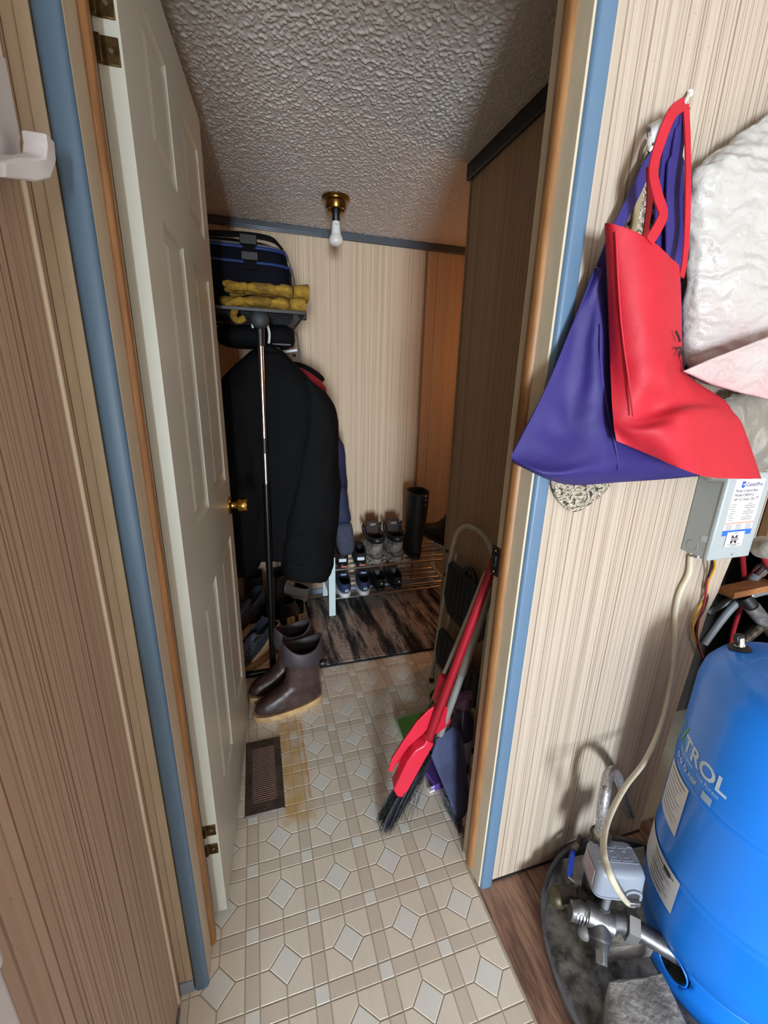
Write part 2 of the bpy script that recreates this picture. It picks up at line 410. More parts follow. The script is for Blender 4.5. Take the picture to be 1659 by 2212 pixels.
# ---- walls
hole = [(1.085, 0), (1.10, 0.40), (1.112, 0.63), (1.117, 0.78), (1.135, 0.835), (1.139, 0.87), (1.152, 0.94), (1.20, 0.965), (1.62, 0.965), (1.62, 0.0)]
poly = [(0.519, YF, 0)] + [(x, YF, z_) for x, z_ in hole] + [(1.95, YF, 0), (1.95, YF, CZ), (0.519, YF, CZ)]
struct(MB().prism(poly, (0, YB - YF, 0)).build('wall_front', PAN_Y, smooth=False), 'vertically striped panelling to the right of the doorway')
struct(MB().boxb((-0.245, YF, 0), (-0.182, YB, CZ)).build('wall_front_left', PAN_Y, smooth=False), 'narrow striped panel strip left of the blue casing')
struct(MB().boxb((-0.182, YF, 2.035), (0.519, YB, CZ)).build('wall_header', PAN_Y, smooth=False))
struct(MB().boxb((-0.30, -0.42, 0), (-0.241, YB, CZ)).build('wall_left', PAN_X, smooth=False), 'brown striped panelling on the left of the utility room')
struct(MB().boxb((-0.45, YB - 0.09, 0), (-0.30, YB, CZ)).build('wall_left_return', PAN_B, smooth=False))
struct(MB().boxb((-1.66, -0.48, 0), (-0.241, -0.42, CZ)).build('wall_added_jog', PAN_Y, smooth=False))  # unseen jog: room widened left so daylight slants in and leaves the casing dark
struct(MB().boxb((-1.66, -4.30, 0), (-1.60, -0.48, CZ)).build('wall_far_left', PAN_X, smooth=False))
wr = MB().boxb((1.95, -4.36, 0), (2.0, -0.77, CZ)).boxb((1.95, -0.13, 0), (2.0, YB, CZ)).boxb((1.95, -0.77, 0), (2.0, -0.13, 0.90)).boxb((1.95, -0.77, 1.70), (2.0, -0.13, CZ))  # unseen wall, its opening added for the side daylight
struct(wr.build('wall_right', PAN_X, smooth=False))
rear = MB()
rear.boxb((-1.66, -4.36, 0), (-0.92, -4.30, CZ)).boxb((-0.28, -4.36, 0), (2.0, -4.30, CZ)).boxb((-0.92, -4.36, 1.42), (-0.28, -4.30, CZ)).boxb((-0.92, -4.36, 0), (-0.28, -4.30, 0.20))
struct(rear.build('wall_rear', PAN_Y, smooth=False))
struct(MB().boxb((-0.45, 2.515, 0), (2.65, 2.56, CZ)).build('wall_back', PAN_B, smooth=False), 'striped panelling at the far end of the entry, orange lit at right')
struct(MB().boxb((-0.45, YB, 0), (-0.40, 2.515, CZ)).build('wall_back_left', PAN_X, smooth=False))
struct(MB().boxb((2.60, YB, 0), (2.65, 2.515, CZ)).build('wall_back_right', PAN_X, smooth=False))
pw = MB().boxb((0.800, YB, 0), (0.832, 1.632, CZ)); struct(pw.build('wall_partition', PAN_P, smooth=False), 'striped partition behind the step ladder, its shade put into darker panelling')
struct(MB().boxb((0.796, 1.6325, 0), (0.836, 1.640, CZ)).build('trim_1', mat('partition_edge', (150, 128, 100), 0.5, var=0.1), smooth=False))
# cavity behind the cut panel
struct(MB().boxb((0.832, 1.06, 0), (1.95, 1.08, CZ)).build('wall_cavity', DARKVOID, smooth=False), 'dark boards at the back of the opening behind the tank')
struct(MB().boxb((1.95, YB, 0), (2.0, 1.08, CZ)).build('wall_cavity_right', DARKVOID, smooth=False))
# ---- ceiling: popcorn texture as real relief over the visible part
nx, ny = 480, 600; x0, x1, y0, y1 = -0.35, 1.02, 0.785, 2.512; V = []; F = []
for j in range(ny + 1):
    for i in range(nx + 1):
        x = x0 + (x1 - x0) * i / nx; y = y0 + (y1 - y0) * j / ny
        p = Vector((x * 135, y * 135, 0.3))
        h = mnoise.noise(p); h2 = mnoise.noise(p * 0.47 + Vector((9, 4, 2)))
        V.append((x, y, CZ - 0.0054 * max(0.0, h + 0.25 * h2) ** 0.8 - 0.0005))
for j in range(ny):
    for i in range(nx):
        a = j * (nx + 1) + i; F.append((a, a + nx + 1, a + nx + 2, a + 1))
me = bpy.data.meshes.new('popcorn'); me.from_pydata(V, [], F); me.materials.append(CEILM); me.polygons.foreach_set('use_smooth', [True] * len(F))
ce = struct(MB().boxb((-1.70, -4.36, CZ), (2.65, 2.56, CZ + 0.06)).build('ceiling', CEILM, smooth=False), 'popcorn textured ceiling over the entry')
pc = bpy.data.objects.new('popcorn_texture', me); COL.objects.link(pc); pc.parent = ce; pc.location = -ce.location; pc['kind'] = 'stuff'

# ---- trims
def strip(name, a, b, m, bev=0.003, label=None):
    return struct(MB().boxb(a, b).build(name, m, bevel=bev), label)
strip('trim_2', (-0.42, 2.497, 2.066), (2.6, 2.515, CZ - 0.001), DARKTRIM, 0.004, 'dark grey moulding under the ceiling on the far wall')
st = MB()
for k in range(3): st.boxb((-0.090, 2.492, 2.063 + k * 0.006), (0.384, 2.4975, 2.0675 + k * 0.006))
struct(st.build('trim_3', SILVER, bevel=0.0015), 'silver ribbed strip on the far ceiling moulding')
strip('trim_4', (0.784, 0.783, 2.052), (0.800, 1.650, CZ - 0.001), mat('near_black_moulding', (34, 36, 38), 0.5), 0.004, 'black moulding along the top of the partition')
strip('trim_5', (0.784, 1.640, 2.052), (0.845, 1.652, CZ - 0.001), MATS['near_black_moulding'], 0.004)
strip('trim_6', (0.978, 2.508, 0.0), (0.992, 2.515, 2.066), mat('seam_batten', (150, 104, 66), 0.5), 0.002, 'thin vertical batten covering the panel seam on the far wall')
strip('baseboard_back', (-0.42, 2.503, 0.0), (2.6, 2.515, 0.036), mat('blue_grey_baseboard', (148, 160, 182), 0.45), 0.003)
# right side: jamb, stop, casing
def casing(name, xa, xb, label, flip):
    """rounded casing profile, extruded upward"""
    prof = []
    n = 16
    for k in range(n + 1):
        t = k / n; x = xa + (xb - xa) * t
        bulge = 0.0045 + 0.0055 * min(1.0, math.sin(PI * min(1, max(0, t))) * 2.2) ** 0.6 + 0.0015 * math.sin(PI * t)
        prof.append((x, YF - bulge, 0.001))
    prof += [(xb, YF, 0.001), (xa, YF, 0.001)]
    return struct(MB().prism(prof, (0, 0, 2.07)).build(name, BLUE, ang=50), label)
casing('trim_7', 0.521, 0.556, 'blue door casing on the right of the doorway', 0)
casing('trim_8', -0.210, -0.180, 'blue door casing on the left of the doorway', 1)
strip('trim_9', (0.5165, YF - 0.002, 0.0), (0.5215, YB + 0.006, 2.035), CREAM, 0.001, 'cream right door jamb')
stp = MB(); pr = [(0.5165, 0.731, 0.02), (0.509, 0.733, 0.02), (0.5065, 0.738, 0.02), (0.5065, 0.752, 0.02), (0.509, 0.757, 0.02), (0.5165, 0.759, 0.02)]
struct(stp.prism(pr, (0, 0, 2.0)).build('trim_10', STOPW, ang=50), 'orange wooden door stop on the right jamb')
strip('trim_11', (-0.1845, YF - 0.002, 0.0), (-0.1795, YB + 0.006, 2.035), CREAM, 0.001, 'cream left door jamb')
pr = [(-0.1795, 0.748, 0.02), (-0.172, 0.750, 0.02), (-0.1695, 0.754, 0.02), (-0.1695, 0.768, 0.02), (-0.172, 0.772, 0.02), (-0.1795, 0.774, 0.02)]
struct(MB().prism(pr, (0, 0, 2.0)).build('trim_12', STOPW, ang=50), 'orange wooden door stop on the left jamb')
strip('trim_13', (-0.182, YF, 2.02), (0.519, YB, 2.035), CREAM, 0.001)
strip('trim_14', (-0.2425, 0.664, 0.012), (-0.2375, 0.670, CZ), mat('cream_bead', (226, 218, 196), 0.4), 0.0015, 'thin cream bead down the left panelling')
strip('trim_15', (-0.2405, YF - 0.005, 0.036), (-0.2265, YF, CZ), mat('cream_strip', (186, 170, 146), 0.5, var=0.1, vscale=20, stretch=(6, 6, .6)), 0.001, 'cream filler strip in the corner left of the casing')
strip('trim_16', (-0.2265, YF - 0.007, 0.036), (-0.211, YF, CZ), MATS['cream_strip'], 0.001)
strip('baseboard_left', (-0.2405, -0.42, 0.0), (-0.236, 0.66, 0.012), mat('grey_floor_edging', (120, 118, 118), 0.6), 0.001)
strip('baseboard_front', (-0.2405, YF - 0.010, 0.0), (-0.211, YF, 0.034), MATS['blue_grey_baseboard'], 0.002)
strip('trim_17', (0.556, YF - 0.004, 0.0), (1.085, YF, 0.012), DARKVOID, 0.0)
# strike plate on the right jamb
sp_ = thing('strike_plate', 'dark metal strike plate on the right door jamb', 'strike plate', (0.5165, 0.785, 0.945))
MB().boxb((0.5125, 0.770, 0.915), (0.517, 0.800, 0.985)).build('plate', mat('dark_steel', (70, 64, 58), 0.4, 0.8, var=0.2, vscale=60), sp_, bevel=0.001)
MB().boxb((0.5085, 0.774, 0.94), (0.5125, 0.792, 0.966)).build('latch_lip', MATS['dark_steel'], sp_, bevel=0.001)
for zz in (0.924, 0.976): MB().lathe([(0.0035, 0), (0.003, 0.0015)], (0.5125, 0.785, zz), (-1, 0, 0), 10).build('screw', BRASS, sp_)

# ---- open six panel door
dA = Vector((-0.147, 0.818, 0)); dB = Vector((-0.101, 1.496, 0)); du = (dB - dA).normalized(); dn = Vector((du.y, -du.x, 0)); dz = Vector((0, 0, 1))
def D(u, n_, z_): return dA + du * u + dn * n_ + dz * z_
def dbox(mb, u0, u1, n0, n1, z0, z1): return mb.box(D((u0 + u1) / 2, (n0 + n1) / 2, (z0 + z1) / 2), (u1 - u0, abs(n1 - n0), z1 - z0), (du, dn, dz))
leaf = MB(); TH = 0.033; LEN = 0.69
U = [(0.0, 0.125), (0.29, 0.405), (0.605, LEN)]; ZR = [(0.018, 0.265), (0.835, 1.025), (1.605, 1.705), (1.915, 2.02)]
for u0, u1 in U: dbox(leaf, u0, u1, -TH, 0, 0.018, 2.02)
for z0, z1 in ZR:
    for u0, u1 in ((0.125, 0.29), (0.405, 0.605)): dbox(leaf, u0, u1, -TH, 0, z0, z1)
for z0, z1 in ((0.265, 0.835), (1.025, 1.605), (1.705, 1.915)):
    for u0, u1 in ((0.125, 0.29), (0.405, 0.605)): dbox(leaf, u0, u1, -0.022, -0.011, z0, z1)
door = struct(leaf.build('door_1', DOORW, smooth=False), 'white six panel door standing open on the left')
for z0, z1 in ((0.265, 0.835), (1.025, 1.605), (1.705, 1.915)):
    for u0, u1 in ((0.125, 0.29), (0.405, 0.605)):
        pm = MB()
        # moulded ogee round the recess, then the raised field
        rings = []
        for ins, dep in ((0.0, -0.0005), (0.007, -0.0075), (0.013, -0.0095), (0.018, -0.0095), (0.034, -0.002), (0.037, -0.002)):
            rings.append([D(u0 + ins, dep, z0 + ins), D(u1 - ins, dep, z0 + ins), D(u1 - ins, dep, z1 - ins), D(u0 + ins, dep, z1 - ins)])
        pm.loft(rings, False, True).build('panel', DOORW, door, smooth=False)
for zz in (1.766, 1.817, 0.303, 0.242):
    hb = MB(); hb.box(D(-0.001, -0.0155, zz), (0.003, 0.024, 0.032), (du, dn, dz)); hb.box(D(-0.004, -0.031, zz), (0.006, 0.012, 0.032), (du, dn, dz))
    h_ = hb.build('hinge_leaf', HINGE, door, bevel=0.001)
    MB().lathe([(0.0036, 0), (0.003, 0.0012), (0.0012, 0.0013)], D(-0.0025, -0.014, zz), -du, 12).build('screw', mat('steel_screw', (170, 160, 140), 0.3, 0.9), h_)
kb = MB(); kb.lathe([(0.030, 0.0), (0.030, 0.004), (0.026, 0.008), (0.013, 0.010), (0.0115, 0.022), (0.013, 0.026), (0.021, 0.030), (0.0235, 0.038), (0.0235, 0.056), (0.021, 0.0605), (0.010, 0.062)], D(0.635, 0.0, 0.932), dn, 32)
kb.build('door_knob', mat('polished_brass', (190, 150, 70), 0.16, 1.0, var=0.12, vscale=30), door)

# ================================================================== THE ENTRY
# ---- floor register
vt = thing('floor_register', 'brown louvred metal floor register set in the rust stained vinyl', 'floor vent', (-0.0465, 1.2175, 0.0))
RUST = mat('register_brown_enamel', (98, 88, 80), 0.42, 0.2, col2=(72, 62, 56), vscale=30)
fr = MB(); X0, X1, Y0, Y1 = -0.110, 0.017, 1.065, 1.370; ax0, ax1, ay0, ay1 = X0 + 0.024, X1 - 0.024, Y0 + 0.040, Y1 - 0.040
def ringrect(a, b_, c, d, z_): return [(a, c, z_), (b_, c, z_), (b_, d, z_), (a, d, z_)]
fr.loft([ringrect(X0, X1, Y0, Y1, 0.0015), ringrect(X0 + 0.004, X1 - 0.004, Y0 + 0.004, Y1 - 0.004, 0.0065), ringrect(ax0, ax1, ay0, ay1, 0.0065), ringrect(ax0, ax1, ay0, ay1, 0.002)], False, False)
fr.build('frame', RUST, vt, smooth=False)
MB().boxb((ax0, ay0, 0.0015), (ax1, ay1, 0.0022)).build('duct_shade_plate', mat('duct_shade', (40, 26, 22), 0.8), vt, smooth=False)  # plain dark plate under the slats stands in for the unlit duct
ns = 30; slat = None
for k in range(ns):
    y = ay0 + (ay1 - ay0) * (k + 0.5) / ns
    if slat is None:
        slat = MB().box((0, 0, 0), (ax1 - ax0, 0.0036, 0.0012), ((1, 0, 0), (0, 0.86, 0.5), (0, -0.5, 0.86))).build('slat', mat('register_slat', (140, 112, 102), 0.45, 0.1, var=0.2, vscale=40), vt, smooth=False); s_ = slat
    else:
        s_ = slat.copy(); COL.objects.link(s_); s_.parent = vt
    s_.location = Vector(((ax0 + ax1) / 2, y, 0.0052))
for yy in (Y0 + 0.018, Y1 - 0.018): MB().lathe([(0.004, 0), (0.0035, 0.001), (0.001, 0.0012)], (-0.0465, yy, 0.0065), (0, 0, 1), 10).build('screw', HINGE, vt)

# ---- ceiling light
cl = thing('ceiling_light', 'aged brass ceiling lampholder with a bare white bulb', 'ceiling light', (0.388, 2.10, CZ - 0.002))
lx, ly = 0.388, 2.10
MB().lathe([(0.062, 0), (0.062, -0.006), (0.056, -0.009), (0.055, -0.014), (0.045, -0.018), (0.044, -0.042), (0.041, -0.047), (0.036, -0.047), (0.034, -0.036)], (lx, ly, CZ - 0.002), (0, 0, 1), 36).build('canopy', BRASS, cl)
MB().lathe([(0.018, -0.034), (0.0165, -0.05), (0.0165, -0.088), (0.015, -0.090)], (lx, ly, CZ - 0.002), (0, 0, 1), 24).build('socket', BLACKP, cl)
MB().lathe([(0.014, -0.086), (0.0165, -0.090), (0.0175, -0.105), (0.021, -0.132), (0.0225, -0.138)], (lx, ly, CZ - 0.002), (0, 0, 1), 28).build('bulb_base', WHITEP, cl)
bd = MB().lathe([(0.0225, -0.138), (0.029, -0.150), (0.032, -0.163), (0.030, -0.173), (0.021, -0.181), (0.008, -0.184), (0.001, -0.1845)], (lx, ly, CZ - 0.002), (0, 0, 1), 28).build('bulb_dome', mat('frosted_bulb', (222, 216, 206), 0.35), cl)
MB().box((lx - 0.001, ly - 0.0171, CZ - 0.105), (0.011, 0.0006, 0.0022)).build('bulb_print', DARKINK, cl, smooth=False)

# ---- rug
RUGM = bpy.data.materials.new('striped_rug_pile'); RUGM.use_nodes = True
nt = RUGM.node_tree; N = nt.nodes; L = nt.links; b = N['Principled BSDF']; b.inputs['Roughness'].default_value = 0.95; b.inputs['Specular IOR Level'].default_value = 0.05
g = N.new('ShaderNodeNewGeometry'); mp = N.new('ShaderNodeMapping'); mp.inputs['Scale'].default_value = (13, 1.5, 1)
L.new(g.outputs['Position'], mp.inputs['Vector'])
n1 = N.new('ShaderNodeTexNoise'); n1.inputs['Scale'].default_value = 1.0; n1.inputs['Detail'].default_value = 5.0; n1.inputs['Roughness'].default_value = 0.72; n1.inputs['Distortion'].default_value = 0.0
L.new(mp.outputs[0], n1.inputs['Vector'])
n2 = N.new('ShaderNodeTexNoise'); n2.inputs['Scale'].default_value = 170.0; n2.inputs['Detail'].default_value = 2.0; L.new(g.outputs['Position'], n2.inputs['Vector'])
ad = N.new('ShaderNodeMath'); ad.operation = 'MULTIPLY_ADD'; ad.inputs[1].default_value = 0.36; L.new(n2.outputs['Fac'], ad.inputs[0])
L.new(n1.outputs['Fac'], ad.inputs[2])
rp = N.new('ShaderNodeValToRGB'); e = rp.color_ramp.elements
e[0].position = 0.545; e[0].color = lin((46, 47, 54)); e[1].position = 0.625; e[1].color = lin((84, 82, 84))
for ps, c in ((0.68, (140, 132, 124)), (0.75, (206, 194, 182)), (0.86, (160, 146, 134))):
    k = e.new(ps); k.color = lin(c)
L.new(ad.outputs[0], rp.inputs['Fac']); L.new(rp.outputs['Color'], b.inputs['Base Color'])
bp = N.new('ShaderNodeBump'); bp.inputs['Strength'].default_value = 1.0; bp.inputs['Distance'].default_value = 0.006; L.new(n2.outputs['Fac'], bp.inputs['Height']); L.new(bp.outputs[0], b.inputs['Normal'])
rg = thing('rug', 'black, grey and tan streaked pile rug in front of the shoe rack', 'rug', (0.75, 2.09, 0.0015))
V = []; F = []; nx, ny = 200, 140; rx0, rx1, ry0, ry1 = 0.236, 1.30, 1.745, 2.43
for j in range(ny + 1):
    for i in range(nx + 1):
        x = rx0 + (rx1 - rx0) * i / nx; y = ry0 + (ry1 - ry0) * j / ny
        ed = 0 if i in (0, nx) or j in (0, ny) else 1
        V.append((x, y, 0.002 + ed * (0.009 + 0.0022 * mnoise.noise(Vector((x * 230, y * 230, 0))))))
for j in range(ny):
    for i in range(nx):
        a = j * (nx + 1) + i; F.append((a, a + 1, a + nx + 2, a + nx + 1))
MB().add(V, F).build('pile', RUGM, rg)
bn = MB(); hw = 0.006
for a, b_ in (((rx0 - hw, ry0 - hw), (rx1 + hw, ry0 + hw)), ((rx0 - hw, ry1 - hw), (rx1 + hw, ry1 + hw)), ((rx0 - hw, ry0), (rx0 + hw, ry1)), ((rx1 - hw, ry0), (rx1 + hw, ry1))):
    bn.boxb((a[0], a[1], 0.0015), (b_[0], b_[1], 0.009))
bn.build('bound_edge', mat('rug_binding', (30, 28, 28), 0.9), rg, bevel=0.002)

# ---- garment rack
gr = thing('garment_rack', 'black and chrome garment rack with wire top shelf beside the open door', 'garment rack', (0.02, 2.15, 0.0))
yf, yb = 1.752, 2.585
def bothends(y, chrome_post):
    top = Vector((0.036, y, 1.53)); bot = Vector((0.009, y, 0.036)); d = bot - top
    post = MB(); post.tube([top + d * 0.40, bot], 0.0150, 16); post.build('lower_post', BLACKM, gr)
    if chrome_post:
        MB().tube([top + d * 0.035, top + d * 0.285], 0.0105, 16).build('chrome_post', CHROME, gr, )
        MB().tube([top + d * 0.275, top + d * 0.315], 0.0135, 16).build('collar', BLACKP, gr)
        MB().tube([top + d * 0.31, top + d * 0.405], 0.0098, 16).build('chrome_post', CHROME, gr)
        MB().tube([top, top + d * 0.045], [0.0175, 0.0145], 16).build('collar', BLACKP, gr)
    else:
        MB().tube([top, top + d * 0.41], 0.011, 14).build('chrome_post', CHROME, gr)
    fb = MB(); fb.tube([(-0.32, y, 0.024), (0.238, y, 0.024)], 0.0155, 16); fb.build('foot_bar', BLACKM if not chrome_post else mat('polished_black_tube', (40, 42, 46), 0.16, 0.6), gr)
    for xx, s in ((0.262, -1), (-0.341, 1)):
        MB().lathe([(0.0175, 0), (0.0185, 0.002), (0.0185, 0.030), (0.0165, 0.034)], (xx, y, 0.024), (s, 0, 0), 18).build('end_cap', BLACKP, gr)
bothends(yf, True); bothends(yb, False)
MB().tube([(0.036, yf - 0.005, 1.555), (0.036, yb, 1.555)], 0.0125, 14).build('hanging_rail', BLACKM, gr)
MB().lathe([(0.012, 0.02), (0.030, 0.014), (0.0345, 0.0), (0.033, -0.012), (0.025, -0.020), (0.010, -0.023), (0.001, -0.0235)], (0.036, yf - 0.012, 1.555), (0, 1, 0), 28).build('rail_end_cap', mat('grey_black_cap', (44, 47, 48), 0.6), gr)
# wire shelf on top
sx0, sx1, sy0, sy1, sz = -0.26, 0.199, 1.705, 2.22, 1.586
MB().boxb((sx0, sy0 - 0.004, sz - 0.011), (sx1, sy0 + 0.003, sz + 0.001)).build('shelf_front_edge', BLACKM, gr, bevel=0.001)
MB().boxb((sx0, sy1 - 0.003, sz - 0.011), (sx1, sy1 + 0.004, sz + 0.001)).build('shelf_back_edge', BLACKM, gr, bevel=0.001)
for xx in (sx0, sx1): MB().boxb((xx - 0.003, sy0, sz - 0.011), (xx + 0.003, sy1, sz + 0.001)).build('shelf_side_edge', BLACKM, gr, bevel=0.001)
wire = None
for k in range(15):
    if wire is None:
        wire = MB().tube([(sx0, 0, sz - 0.004), (sx1, 0, sz - 0.004)], 0.0015, 6).build('shelf_wire', BLACKM, gr); w_ = wire; base_loc = wire.location.copy()
    else:
        w_ = wire.copy(); COL.objects.link(w_); w_.parent = gr
    w_.location = base_loc + Vector((0, sy0 + (sy1 - sy0) * (k + 0.5) / 15, 0))
MB().tube([(-0.10, 2.0, 1.555), (-0.10, 2.0, 1.581)], 0.004, 8).build('shelf_bracket', BLACKM, gr)
MB().boxb((0.02, 1.78, 1.565), (0.05, 2.2, 1.579)).build('shelf_bracket', BLACKM, gr, bevel=0.002)

# ---- duffel bag on the shelf
NAVY = mat('navy_nylon', (9, 11, 22), 0.75, spec=0.15, var=0.25, vscale=20, bump=0.15, bscale=300)
BLKN = mat('black_nylon', (10, 10, 12), 0.75, spec=0.15, var=0.2, vscale=20, bump=0.15, bscale=300)
PIPEB = mat('royal_blue_piping', (18, 46, 104), 0.6)
GREYN = mat('grey_nylon', (84, 82, 86), 0.7)
df = thing('duffel_bag', 'navy duffel bag with blue piping standing on the wire shelf', 'bag', (0.0, 2.0, sz + 0.002))
def rr(xa, xb, ya, yb_, z_, n=28, p=0.45):
    r = []
    for k in range(n):
        a = 2 * PI * k / n; c, s = math.cos(a), math.sin(a)
        r.append(((xa + xb) / 2 + (xb - xa) / 2 * math.copysign(abs(c) ** p, c), (ya + yb_) / 2 + (yb_ - ya) / 2 * math.copysign(abs(s) ** p, s), z_))
    return r
zb = sz + 0.002
MB().loft([rr(-0.24, 0.175, 1.86, 2.17, zb), rr(-0.25, 0.180, 1.85, 2.175, zb + 0.0395), rr(-0.245, 0.175, 1.85, 2.175, zb + 0.1580), rr(-0.235, 0.155, 1.865, 2.165, zb + 0.2251)], True, True).build('body', NAVY, df, disp=0.010, dscale=0.09)
MB().loft([rr(-0.238, 0.158, 1.862, 2.168, zb + 0.2212), rr(-0.228, 0.142, 1.875, 2.155, zb + 0.2449), rr(-0.20, 0.11, 1.90, 2.12, zb + 0.2591), rr(-0.15, 0.06, 1.94, 2.08, zb + 0.2639)], True, True).build('lid', BLKN, df, disp=0.008, dscale=0.07)
def hoop(xa, xb, ya, yb_, z_, r, name, m):
    pts = rr(xa, xb, ya, yb_, z_, 40); MB().tube(pts + [pts[0]], r, 8, False).build(name, m, df)
hoop(-0.247, 0.177, 1.848, 2.177, zb + 0.1754, 0.0055, 'piping', PIPEB)
hoop(-0.238, 0.160, 1.862, 2.167, zb + 0.2283, 0.0060, 'piping', PIPEB)
hoop(-0.233, 0.156, 1.866, 2.163, zb + 0.2386, 0.0045, 'zip_band', GREYN)
MB().ribbon(smoothpath([(0.015, 1.842, zb + 0.1501), (0.013, 1.850, zb + 0.2212), (0.012, 1.866, zb + 0.2568), (0.012, 1.90, zb + 0.2702), (0.012, 1.98, zb + 0.2765)]), 0.046, (0, -1, 0.4), 0.0035).build('strap', BLKN, df)
MB().box((0.014, 1.838, zb + 0.1935), (0.062, 0.010, 0.030)).build('buckle', BLACKP, df, bevel=0.003)
MB().box((0.012, 1.846, zb + 0.2489), (0.062, 0.014, 0.034)).build('buckle', BLACKP, df, bevel=0.003)
MB().ribbon(smoothpath([(-0.20, 1.875, zb + 0.2568), (-0.08, 1.872, zb + 0.2654), (0.02, 1.870, zb + 0.2702), (0.10, 1.876, zb + 0.2654), (0.135, 1.90, zb + 0.2465)]), 0.030, (0, -0.6, 0.8), 0.005).build('carry_handle', BLKN, df)
MB().ribbon(smoothpath([(0.152, 1.90, zb + 0.2291), (0.176, 1.885, zb + 0.1422), (0.186, 1.88, zb + 0.0158)]), 0.028, (1, -0.3, 0), 0.002).build('side_panel', GREYN, df)
MB().ribbon(smoothpath([(0.205, 1.96, zb + 0.1304), (0.212, 1.955, zb + 0.0790), (0.206, 1.95, zb + 0.0079)]), 0.020, (1, -0.8, 0), 0.006).build('side_strap', PIPEB, df)
MB().box((0.218, 1.93, zb + 0.0158), (0.022, 0.02, 0.035)).build('buckle', BLACKP, df, bevel=0.003)

# ---- yellow leather gloves on the shelf edge
GLOVE = mat('yellow_suede', (172, 134, 40), 0.9, col2=(116, 86, 26), vscale=26, bump=0.4, bscale=120)
def glove(name, label, off, dirn, zc, flip, palm_th):
    rt = thing(name, label, 'glove', off, 'pair of yellow work gloves')
    o_ = Vector(off); dx = Vector(dirn).normalized(); dy = Vector((-dx.y, dx.x, 0)); 
    def G(x, y, z_): return o_ + dx * x + dy * (y * flip) + Vector((0, 0, z_))
    body = []
    for x, hw_, zt, zm in ((0.0, 0.054, 0.022, zc), (0.02, 0.056, 0.025, zc), (0.06, 0.048, 0.020, zc), (0.085, 0.046, 0.019, zc), (0.12, 0.052, 0.023, zc), (0.165, 0.052, 0.020, zc), (0.185, 0.047, 0.015, zc)):
        ring = []
        for k in range(16):
            a = 2 * PI * k / 16; ring.append(G(x, hw_ * math.cos(a), zm + zt * math.sin(a)))
        body.append(ring)
    MB().loft(body).build('palm', GLOVE, rt, sub=2, disp=0.016, dscale=0.030)
    for k, (ln, yy, bend) in enumerate(((0.075, -0.041, -0.004), (0.088, -0.014, 0.006), (0.084, 0.013, -0.003), (0.066, 0.040, -0.010))):
        MB().tube(smoothpath([G(0.165, yy * 0.95, zc), G(0.165 + ln * 0.5, yy * 1.05, zc + bend * 0.8), G(0.165 + ln, yy * 1.1, zc + bend * 1.8)], 4), [0.0135, 0.0145, 0.0145, 0.014, 0.0138, 0.0136, 0.0130, 0.0110, 0.0055], 12).build('finger', GLOVE, rt, sub=1, disp=0.006, dscale=0.02)
    MB().tube(smoothpath([G(0.075, 0.042, zc), G(0.115, 0.070, zc - 0.004), G(0.160, 0.082, zc - 0.010)], 4), [0.014, 0.0155, 0.016, 0.0155, 0.015, 0.014, 0.013, 0.0105, 0.005], 12).build('thumb', GLOVE, rt, sub=1)
    cuff = []
    for x, hw_, zt in ((-0.052, 0.064, 0.030), (-0.024, 0.062, 0.026), (0.004, 0.055, 0.021)):
        cuff.append([G(x, hw_ * math.cos(2 * PI * k / 16), zc + zt * math.sin(2 * PI * k / 16)) for k in range(16)])
    MB().loft(cuff, False, False).build('cuff', GLOVE, rt, solid=0.003)
    return rt
gz = sz + 0.001
glove('glove', 'lower yellow leather work glove lying on the wire shelf edge', (0.150, 1.762, gz), (-1, 0.03, 0), 0.024, 1, 1)
glove('glove', 'upper yellow leather work glove resting on the other glove', (0.165, 1.782, gz + 0.049), (-1, -0.02, 0), 0.023, -1, 1)
hg = MB().tube(smoothpath([(-0.045, 1.715, gz - 0.008), (-0.055, 1.709, gz - 0.030), (-0.040, 1.712, gz - 0.045), (-0.015, 1.716, gz - 0.034)], 4), 0.013, 10)
tag(hg.build('glove_finger', GLOVE, None, sub=1), 'yellow glove fingertip poking down below the wire shelf', 'glove', None)

# ---- things hung on the rail
def tight(rings):
    """repeat the end rings so that a subdivided cloth end stays a crisp hem"""
    a, b_ = rings[0], rings[-1]; ca = sum((Vector(p) for p in a), Vector()) / len(a); cb_ = sum((Vector(p) for p in b_), Vector()) / len(b_)
    return [[Vector(p).lerp(ca, 0.12) for p in a], [Vector(p) for p in a]] + rings[1:-1] + [[Vector(p) for p in b_], [Vector(p).lerp(cb_, 0.12) for p in b_]]
BLKC = mat('black_jacket_nylon', (9, 9, 10), 0.75, spec=0.12, var=0.25, vscale=6, bump=0.2, bscale=18)
jk = thing('jacket', 'large black padded jacket hung nearest on the garment rack', 'jacket', (0.05, 1.84, 0.45))
body = slab([((0.0088, 1.8500, 1.4615), (0.1072, 1.8500, 1.4662), 0.03, 0.03), ((-0.0335, 1.8500, 1.4287), (0.1516, 1.8500, 1.4330), 0.05, 0.05), ((-0.0981, 1.8500, 1.3744), (0.2189, 1.8500, 1.3576), 0.058, 0.06),
             ((-0.1640, 1.8500, 1.3027), (0.2973, 1.8500, 1.2787), 0.062, 0.06), ((-0.1822, 1.8500, 1.1951), (0.3082, 1.8500, 1.1874), 0.065, 0.06), ((-0.1811, 1.8500, 1.0071), (0.2975, 1.8500, 0.9943), 0.066, 0.06),
             ((-0.1800, 1.8500, 0.8065), (0.2775, 1.8500, 0.7790), 0.064, 0.06), ((-0.1735, 1.8500, 0.6573), (0.2531, 1.8500, 0.6212), 0.062, 0.06), ((-0.1678, 1.8500, 0.5841), (0.2187, 1.8500, 0.5420), 0.060, 0.05)], 26)
